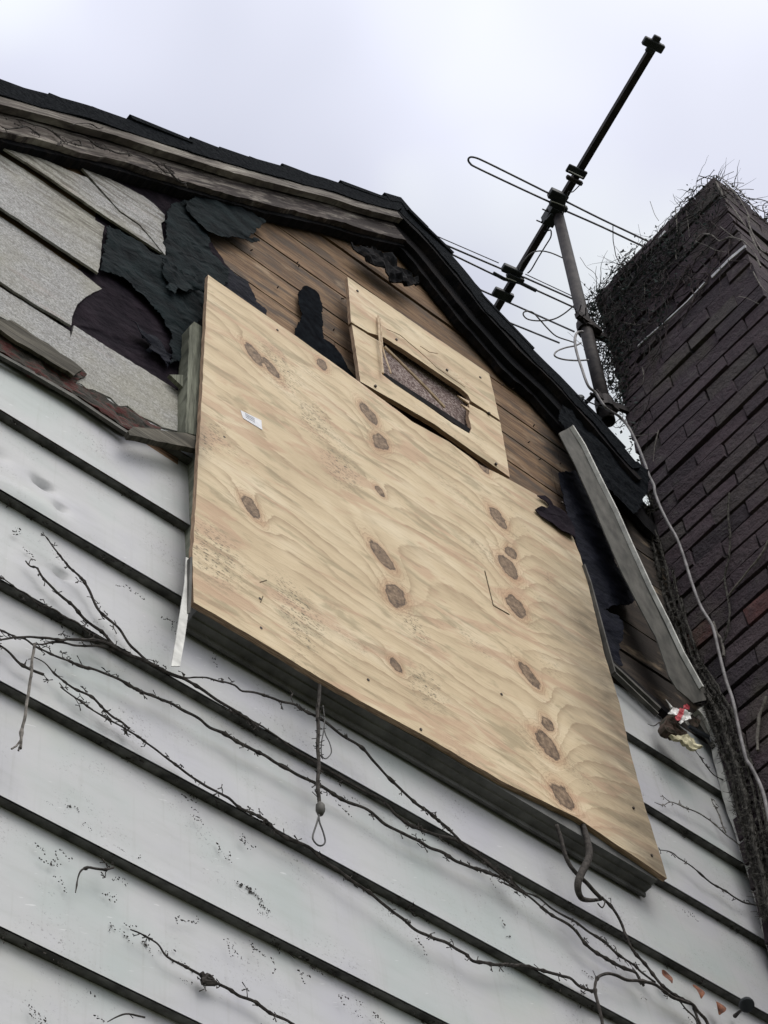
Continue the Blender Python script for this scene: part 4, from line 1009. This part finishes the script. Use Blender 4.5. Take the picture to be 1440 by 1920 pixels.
cable('coax_cable', [at(x, y, -.04) for x, y in cr(940, 320, '440,870 410,875 398,905 400,950 415,1010 435,1070 455,1130 475,1170 510,1200 535,1240 570,1285')] + [atc(x, y, -.03) for x, y in cr(940, 320, '640,1330 690,1390 735,1480 775,1580 800,1650 825,1700')]
      + [atc(x, y, -.03) for x, y in c6('830,300 860,380 905,470 950,550 990,660 1030,790 1080,920 1140,1020 1170,1140 1210,1300 1250,1420 1280,1560 1320,1728')] + [atc(x, y, -.035) for x, y in cr(940, 1320, '1350,340 1400,440 1425,520 1450,640 1500,800')], .0045, MCOAX, 'long pale grey cable running down the chimney side from the pole')

# hanging cord under the sill
hc = thing('frayed_cord', 'frayed dark cord with wire loops hanging from the sill', 'cord', at(597, 1318, -.05))
HY = lambda s, Y=-.045: [at(x, y, Y) for x, y in cr(300, 1000, s)]
bm = bmesh.new(); tube(bm, smoothpts(HY('862,820 858,900 850,960 856,1060 852,1150 858,1250 852,1350 860,1440 862,1480'), 4), [.0035] * 40, 7) if False else tube(bm, smoothpts(HY('862,820 858,900 850,960 856,1060 852,1150 858,1250 852,1350 860,1440 862,1480'), 4), .0035, 7)
for i in range(60):
    q = HY('%f,%f' % (855 + ri.uniform(-2, 2), ri.uniform(930, 1430)))[0]; tube(bm, [q, q + Vector((ri.uniform(-.012, .012), ri.uniform(-.008, .004), ri.uniform(-.012, .012)))], .0009, 4)
obj('cord', bm, MVINE, hc)
bm = bmesh.new(); tube(bm, HY('862,1455 865,1470 866,1495 866,1518'), [.004, .008, .0085, .005], 10); obj('ferrule', bm, MMETG, hc, True)
bm = bmesh.new(); tube(bm, smoothpts(HY('860,1520 845,1570 826,1630 830,1660 855,1685 880,1683 892,1660 880,1610 862,1560 856,1520'), 4), .0016, 6); obj('wire_loop', bm, MCOAXD, hc)
bm = bmesh.new(); tube(bm, smoothpts(HY('880,930 888,1000 885,1060 872,1130 872,1190 885,1215 905,1212 926,1180 915,1130 895,1090 885,1050'), 4), .0011, 6); obj('wire_loop', bm, MCOAXD, hc)

# ================================================================= VINES
rv = random.Random(21)
def vine(segs, r, label, Y=-.012, m=MVINE, taper=True, spurs=1.0, name='vine_branch', grp='dead vine stems on the siding', shadowy=0):
    """segs: px polyline; woody stem with nodes and little rootlet clusters along it"""
    P = [at(x, y, Y) for x, y in segs]; Q = smoothpts(P, 4)
    Q = [q + Vector((noise.noise(q * 25) * .003, noise.noise(q * 17) * .004 - .0, noise.noise(q * 31 + Vector((5, 0, 0))) * .003)) for q in Q]
    bm = bmesh.new(); n = len(Q); R = []
    for i, q in enumerate(Q):
        t = i / (n - 1); k = r * .75 * ((.45 + .55 * min(1, t * 2.2)) if taper else 1)
        R.append(k * (1 + (.55 if rv.random() < .12 else 0) + .15 * noise.noise(q * 60)))
    tube(bm, Q, R, 6)
    L = sum((a - b).length for a, b in zip(Q, Q[1:]))
    for i in range(int(L * 52 * spurs)):
        q = Q[rv.randrange(n)]; a = rv.uniform(0, 6.28); l = rv.uniform(.004, .016)
        d = Vector((math.cos(a), -.1 + rv.uniform(-.2, .2), math.sin(a))) * l
        p1 = q + d * .5; p2 = q + d + Vector((rv.uniform(-.004, .004), 0, rv.uniform(-.004, .004)))
        tube(bm, [q, p1, p2], [.0012, .0007, .0008], 4)
        if rv.random() < .75:
            for j in range(rv.randrange(2, 6)):
                e_ = p2 + Vector((rv.uniform(-.009, .009), rv.uniform(-.001, .003), rv.uniform(-.009, .009))); tube(bm, [p2, e_], [.0005, .0011], 4)
    return tag(obj(name, bm, m), label, 'vine', grp)
v1 = lambda s: cr(0, 900, s); v2 = lambda s: cr(300, 1000, s); v4 = lambda s: cr(450, 1320, s); v5 = lambda s: cr(940, 1320, s); v3 = lambda s: cr(0, 1320, s)
vine(v1('255,315 275,350 300,385 350,440 390,480 430,512 455,545 475,585 505,650 540,715 600,765 650,810 700,880 750,930 800,975 850,1005'), .0032, 'dead vine stem with its tip beside a dent, upper right of two converging stems')
vine(v1('140,435 165,465 200,475 225,525 290,590 350,645 400,690 450,740 510,790 560,830 610,885 650,925 720,950'), .0036, 'dead vine stem joining the bundle from a forked tip left of the dent')
vine(v1('-60,490 0,520 60,560 95,590 150,620 220,675 290,700 350,745 420,780 470,820 530,850 590,885'), .0026, 'thin dead vine stem entering at the left edge just above a siding lip')
vine(v1('-40,862 0,866 20,863 90,852 170,846 250,852 330,866 370,856 450,860 520,870 600,895 660,930 740,955 850,1010 930,1050 1000,1080 1080,1130 1170,1190 1230,1225 1290,1265 1350,1305 1380,1330'), .0038, 'thick dead vine stem crossing below the tip of the white metal strip', Y=-.016)
vine(v1('185,892 215,884 240,885 300,876 360,880 420,893 500,895 560,905 620,925'), .0026, 'short dead vine stem starting at the dangling stick')
vine(v1('-40,790 0,812 70,845 140,860 200,900 280,935 370,970 440,1000 500,1020 560,1045 620,1070 700,1110 780,1155 860,1190') + v2('60,925 130,965 210,1000 270,1050 350,1080 430,1135 500,1170 570,1200 640,1245 720,1285 780,1320 850,1355 900,1385 980,1430 1060,1470 1140,1510 1220,1570 1290,1615 1380,1655 1440,1690') + v4('1080,795 1130,820 1190,855 1260,880 1330,905 1400,935 1440,955') + v5('60,975 140,1030'), .0040, 'longest dead vine stem, passing behind the hanging cord')
vine(v1('-40,870 0,895 60,940 110,985 170,1020 235,1050'), .0030, 'short dead vine stub at the left edge ending at a blunt tip')
vine(v1('240,960 175,955 240,990 290,1040 340,1080 400,1125 460,1160 510,1190 560,1240 610,1285 650,1310 700,1350')[1:], .0026, 'thin dead vine stem running below the dangling stick')
vine(v1('330,1120 380,1160 440,1205 500,1250 560,1285 620,1315 690,1355 760,1400 820,1445 880,1490 950,1535 1020,1590 1080,1630 1140,1670 1200,1700') + v3('1240,510 1290,555 1360,590 1440,635') + v4('200,680 280,730 370,775 430,830 520,890 600,960 700,1020 760,1070 820,1120 880,1165 930,1210 990,1240 1050,1270 1100,1285 1150,1310 1220,1345 1260,1385 1330,1400 1400,1410 1440,1408') + v5('60,1410 130,1415 210,1435 280,1460 370,1480 420,1520 490,1552'), .0036, 'long dead vine stem passing below the cord loop and ending at the bare arch')
vine(v2('40,740 130,775 200,780 260,785 330,805 400,820 440,850 530,858 590,880 650,905 720,925 780,960 860,1000 930,1050 1000,1100 1060,1135 1110,1180 1160,1240 1220,1310 1280,1365 1340,1420 1400,1475 1440,1500') + v4('1060,620 1110,660 1170,715 1220,770 1290,820 1350,870 1440,950'), .0036, 'dead vine stem arching away from the wall just below the sill', Y=-.034, spurs=.7)
vine(v2('718,920 708,885 716,870 700,850'), .0018, 'tiny twig rising toward the sill from the arching vine stem', Y=-.034, spurs=.3)
vine(v4('-60,40 60,90 180,160 300,250 430,330 560,405 700,480 780,530 850,610 930,660 1010,690 1100,720 1180,745 1250,790 1330,850 1440,930') + v5('60,940'), .0040, 'dead vine stem lying along the siding lip below the sill', Y=-.006)
vine(v5('-20,885 60,950 120,1010 190,1040 260,1090 330,1135 400,1175 460,1220 530,1270 600,1330 660,1370 720,1410 760,1450 830,1500'), .0032, 'upper of two parallel dead vine stems below the twisted stem')
vine(v5('0,960 60,990 140,1030 200,1080 260,1125 330,1170 390,1220 450,1290 520,1345 590,1390 660,1425 720,1450 740,1480 770,1530'), .0040, 'lower and darker of two parallel dead vine stems below the twisted stem', Y=-.016)
vine(v5('545,1055 600,1110 650,1190 680,1270 720,1340 780,1400 830,1470 870,1520 930,1560 980,1590 1030,1620 1050,1680 1070,1728 1085,1790'), .0040, 'smooth bare vine stem descending from the twisted stem to the bottom edge', Y=-.020, spurs=.25, taper=False)
vine(v5('545,1780 535,1720 520,1650 505,1580 505,1520 525,1475 570,1455 620,1465 680,1490 740,1500 830,1520 900,1570 970,1600 1030,1620 1060,1660 1100,1700 1120,1740 1150,1800'), .0042, 'bare arched vine stem bending over near the bottom right', Y=-.024, m=MVINE, spurs=.25, taper=False)
vine(v5('900,1575 960,1600 1000,1650 1040,1690 1060,1740 1070,1800'), .0026, 'thin bare vine fork under the arched stem', Y=-.02, spurs=.3)
vine(v5('840,785 920,800 960,830 1020,870 1080,930 1150,975 1210,1010 1270,1055 1330,1080 1400,1095 1450,1100'), .0026, 'thin dead vine stem starting at the lower right edge of the large plywood', spurs=.6)
vine(v5('830,530 870,540 910,530 960,545 1010,570 1080,600 1150,650 1210,700 1260,740 1300,780'), .0022, 'thin grey vine stem between two siding lips right of the plywood', spurs=.6, m=MVINEG)
vine(v5('1135,515 1165,580 1185,640 1215,695'), .0022, 'short vine twig hanging below a siding lip near the corner channel', spurs=.8, m=MVINEG)
vine(v5('1035,240 1080,300 1110,340 1150,390 1200,415'), .0018, 'short wiry twig below the torn scrap', spurs=.9)
vine(v5('790,105 820,120 850,100 890,110 930,150'), .0018, 'curled twig reaching left from the torn scrap', spurs=.3)
vine(v3('710,1218 760,1235 810,1265 860,1300 900,1350 960,1390 1020,1425 1080,1460 1110,1490 1160,1505 1240,1535 1300,1575 1380,1605 1440,1650') + v4('80,1600 140,1650 210,1690 270,1728 330,1780'), .0030, 'dead vine stem with a knotted lump in the lowest clear siding course', spurs=.4)
vine(v3('1085,1450 1110,1485 1150,1500 1120,1470 1100,1500 1165,1510'), .0065, 'knotted bark lump on the lowest vine stem', spurs=2, taper=False)
vine(v3('405,1018 420,940 440,895 480,878 520,885 570,888 615,878'), .0024, 'hooked twig hanging from the second lowest siding lip', spurs=.6)
vine(v3('585,1710 640,1690 700,1670 780,1690'), .0018, 'tiny twig at the bottom edge left of centre', spurs=.4)
vine(v1('188,880 178,940 168,1010 158,1110 145,1200 130,1290 118,1390 105,1450'), .0034, 'pale dangling stick with a forked foot at the far left', Y=-.045, m=MVINEG, spurs=.25, taper=False, grp=None)
bm = bmesh.new(); tube(bm, [at(x, y, -.045) for x, y in v1('115,1400 90,1435 62,1452')], .0016, 5); tube(bm, [at(x, y, -.045) for x, y in v1('106,1440 100,1462')], .0016, 5)
fk = bpy.data.objects[-1] if False else None
o = [q for q in C.objects if q.get('label', '').startswith('pale dangling')][0]; obj('fork', bm, MVINEG, o)
bm = bmesh.new(); 
# vine on the left rake boards
vine(c1('0,385 40,410 90,405 140,400 200,430 215,440'), .0024, 'vine scrap on the left rake board at the photo edge', Y=-.045, spurs=1.2, grp='dead vine scraps on the rake boards')
vine(c1('30,350 100,360 160,385 240,400 300,430 330,470 310,500'), .0026, 'looping vine scrap on the lower rake board', Y=-.045, spurs=1.2, grp='dead vine scraps on the rake boards')
vine(c1('330,410 400,440 470,460 520,500 580,520 640,540 700,545'), .0026, 'vine scrap trailing right along the lower rake board', Y=-.045, spurs=1.2, grp='dead vine scraps on the rake boards')
vine(c1('360,480 420,470 440,500 400,490'), .0024, 'small knotted vine scrap on the lower rake board', Y=-.045, spurs=1.2, grp='dead vine scraps on the rake boards')
vine(c1('380,390 440,378 490,380 530,405 555,400'), .0016, 'fine curled tendril on the upper rake board', Y=-.064, spurs=.2, grp='dead vine scraps on the rake boards')
vine(c1('800,570 850,600 890,640 940,650 900,615 960,690 1010,700'), .0026, 'tangled vine scrap where the lower rake board is stained', Y=-.045, spurs=2, grp='dead vine scraps on the rake boards')

# twisted thick stem under the sill
tw = thing('twisted_stem', 'thick twisted dark stem curling out from under the plywood near its right end', 'vine', at(1100, 1690, -.05))
bm = bmesh.new(); P = [at(x, y, Y) for (x, y), Y in zip(v5('425,615 450,680 470,760 472,830 440,900 415,960 415,1010 435,1050 480,1060 540,1055'), (-.04, -.045, -.055, -.06, -.06, -.06, -.055, -.05, -.04, -.025))]
Q = smoothpts(P, 4); tube(bm, Q, [(.004 + .0055 * math.sin(min(1, i / (len(Q) - 1)) * 3.0)) * (1.05 - .5 * i / len(Q)) for i in range(len(Q))], 9); obj('stem', bm, MVINE, tw, True)
bm = bmesh.new(); tube(bm, smoothpts([at(x, y, -.045) for x, y in v5('298,655 320,720 340,800 370,870 420,930 460,965 500,1010 545,1055')], 4), .0042, 8); obj('stem', bm, MVINE, tw, True)
bm = bmesh.new(); tube(bm, smoothpts([at(x, y, -.05) for x, y in v5('520,1075 545,1100 560,1065 545,1040')], 3), .0015, 5); obj('tendril', bm, MVINE, tw)

# rootlet traces left on the paint
bm = bmesh.new(); sp = []
for s in ('85,435 225,515 245,520', '335,540 345,570', '455,630 475,655', '515,735 525,745', '595,775 625,770 655,785 690,815', '190,755 200,765', '285,785 320,790', '200,825 230,840', '290,920 320,940', '600,930 612,940', '545,1022 577,1052', '45,1185', '110,1170 173,1175', '600,1185 612,1200 665,1178', '755,1270 770,1280', '850,1325 870,1335', '940,1385', '700,1410 715,1425 735,1420', '830,1450 860,1475 880,1490', '970,1475 990,1500 1000,1530', '1010,1555 1045,1565', '1050,1612 1075,1620', '1150,1630', '150,1610 155,1640 160,1670', '500,1680 540,1690', '1030,545 1025,590 1040,600', '1185,755 1195,800 1210,820', '1290,715 1300,740', '1255,945 1280,965', '1330,985 1335,1000', '1390,1080 1385,1110 1395,1130', '1350,1160 1375,1190 1400,1210', '960,1140 975,1160 945,1155', '1065,1145', '1200,1260 1225,1270', '1160,1705 1280,1700 1400,1715', '300,1380 320,1385', '480,1550', '1340,1270 1355,1300', '970,490'): sp += v3(s)
for s in ('35,985 40,1000', '95,1075 95,1130', '300,1420 330,1455', '520,1565 550,1575', '620,1600 610,1640', '700,1655 715,1675', '760,1715', '1400,1150', '690,1500 690,1545', '155,1355 300,1330 370,1430', '10,700', '950,1270 955,1250', '1340,945 1365,930', '600,500 560,495 515,515', '1240,750 1280,790', '880,1610'): sp += v4(s)
for s in ('430,1435 455,1440', '1380,1180 1385,1195', '1320,1190 1345,1210', '745,1580', '20,1260', '980,1110 1010,1125 1030,1130', '410,1070 450,1100', '1100,320', '1180,410', '1005,1690'): sp += v5(s)
for s in ('60,270 70,290', '110,350 130,375', '680,565 700,570 725,605', '860,730 890,740 920,755', '1150,930 1155,980', '390,945 360,935'): sp += v1(s)
for x, y in sp:
    p = at(x, y, .004)
    a_ = rv.uniform(-1.3, .2); q = p.copy()
    for j in range(rv.randrange(4, 15)):
        a_ += rv.uniform(-.5, .5); q = q + Vector((math.cos(a_), 0, math.sin(a_))) * rv.uniform(.0012, .0045)
        w_ = q + Vector((rv.gauss(0, .0016), 0, rv.gauss(0, .0016))); s = rv.uniform(.0005, .0021) * (1 if rv.random() < .8 else 1.6); c2_ = rv.uniform(0, 3.1); el = rv.uniform(.3, 1)
        vs = [bm.verts.new(w_ + Vector((s * (a * math.cos(c2_) - b * el * math.sin(c2_)), 0, s * (a * math.sin(c2_) + b * el * math.cos(c2_))))) for a, b in ((-1, 0), (-.4, -.8), (.5, -.6), (1, .1), (.3, .9), (-.6, .6))]; c = bm.verts.new(w_ + Vector((0, -.0015, 0)))
        for i in range(6): bm.faces.new((vs[i], vs[(i + 1) % 6], c))
# fluff and debris clinging under the lips
for kk in range(0, 9):
    zl = Z0 - kk * DZ
    for i in range(150):
        x = rv.uniform(-.2, 2.85); 
        if noise.noise(Vector((x * 4, kk * 3.3, 1))) < -.05: continue
        p = Vector((x, rv.uniform(.003, .02), zl - rv.uniform(0, .012) * (rv.random() ** 1.5)))
        for j in range(4):
            q = p + Vector((rv.gauss(0, .004), rv.uniform(-.002, .002), rv.gauss(0, .003))); tube(bm, [q, q + Vector((rv.gauss(0, .004), rv.gauss(0, .002), rv.gauss(0, .003)))], rv.uniform(.0005, .0013), 3)
tag(obj('vine_rootlets', bm, MVINE), 'scattered black rootlet traces and grime clinging to the white siding', 'plant debris', kind='stuff')

# dry leaves
for i, (px, py, s, ang, lab) in enumerate(((1250, 1832, .016, .5, 'dry reddish brown leaf caught below the siding lip, leftmost of three'), (1308, 1859, .017, .2, 'curled orange brown leaf touching the siding lip, middle of three'), (1347, 1889, .018, -.1, 'orange brown leaf hanging tip down, nearest the black knob'))):
    c = at(px, py, -.012); bm = bmesh.new(); rows = []
    for a in range(9):
        t = a / 8; wdt = s * .80 * math.sin(math.pi * min(.98, t + .04)) ** .7; row = []
        for b in range(5):
            u_ = (b - 2) / 2; x = u_ * wdt; z_ = (t - .5) * s * -2
            X = x * math.cos(ang) - z_ * math.sin(ang); Zq = x * math.sin(ang) + z_ * math.cos(ang)
            row.append(bm.verts.new(c + Vector((X, -abs(u_) * wdt * .35 + math.sin(t * 5 + i) * .003, Zq))))
        rows.append(row)
    for r, q in zip(rows, rows[1:]):
        for b in range(4): bm.faces.new((r[b], r[b + 1], q[b + 1], q[b]))
    tag(obj('dry_leaf', bm, MLEAF, None, True), lab, 'leaf', 'dry leaves on the siding')
# black knob on a stick
kb = thing('round_knob', 'flat round black knob on a short stem sticking out of the siding at bottom right', 'knob', at(1380, 1903, 0))
bm = bmesh.new(); a, b = at(1378, 1905, .005), at(1400, 1884, -.055); tube(bm, [a, (a + b) / 2, b], [.0045, .0025, .003], 8); obj('stalk', bm, MVINE, kb)
bm = bmesh.new(); d = (b - a).normalized(); ax = Vector((-.25, -.45, -.8)).normalized(); tube(bm, [b - ax * .004, b - ax * .003, b + ax * .002, b + ax * .004], [.011, .0155, .0155, .013], 22); obj('cap', bm, MPLAS, kb)

# torn scrap on the upper right siding
SK = lambda s: cr(1220, 1290, s, 10.286)
scr = thing('torn_scrap', 'torn brown scrap with white and red wrapper at the top of the right siding', 'scrap', at(1278, 1350, -.05))
cf = lambda a, sd: crumple(a, 45, sd)
bm = bmesh.new()
c = at(1275, 1356, -.045); 
slab('rag', MBRN, scr, SK('300,590 340,510 430,480 480,560 520,660 600,760 700,830 710,880 620,900 500,890 400,860 320,780 290,680'), -.055, .022, .006, f=lambda x, z: -.018 * max(0, 1 - ((x - c.x) / .03) ** 2 - ((z - c.z) / .03) ** 2) + crumple(.006, 50, 3)(x, z), jg=(.006, .003), sd=1)
slab('white_wrapper', MWHT, scr, SK('350,490 400,410 440,370 540,375 570,400 560,470 480,520 440,490'), -.075, .002, .005, f=cf(.006, 4), jg=(.006, .002))
slab('white_wrapper', MWHT, scr, SK('620,420 670,430 800,490 770,540 790,590 700,610 650,600 630,660 600,680 560,660 600,590 600,500'), -.076, .002, .005, f=cf(.007, 6), jg=(.006, .002))
slab('red_wrapper', MRED, scr, SK('560,380 610,385 655,400 640,470 600,560 570,620 500,640 470,560 540,480'), -.081, .002, .005, f=cf(.006, 8), jg=(.006, .002))
slab('red_wrapper', MRED, scr, SK('640,330 700,300 770,330 760,400 700,400 650,390'), -.055, .002, .005, f=cf(.005, 9))
slab('foam', MCREAM, scr, SK('400,880 500,910 610,910 720,880 760,930 830,960 900,1050 1000,1100 990,1150 940,1140 880,1180 800,1130 720,1090 670,1060 620,1000 560,1000 480,960'), -.060, .008, .006, f=cf(.008, 11), jg=(.006, .003))
slab('rag', MBRN, scr, SK('790,600 880,560 960,620 960,660 920,740 860,760 780,720'), -.030, .010, .008, f=cf(.006, 12), jg=(.006, .003))
slab('rag', MMETG, scr, SK('660,640 720,640 770,690 720,730 690,700'), -.075, .002, .008, f=cf(.004, 13))
bm = bmesh.new(); Q = [at(x, y, -.05) for x, y in SK('740,740 880,830 1000,890 1120,950 1160,1040')]; tube(bm, Q, [.006, .007, .007, .006, .002], 6); obj('strap', bm, MPLAS, scr)
bm = bmesh.new(); Q = [at(x, y, -.06) for x, y in SK('290,220 350,300 400,380 430,400')]; tube(bm, Q, [.001, .0018, .004, .004], 6); obj('wire_tip', bm, MMETW, scr)
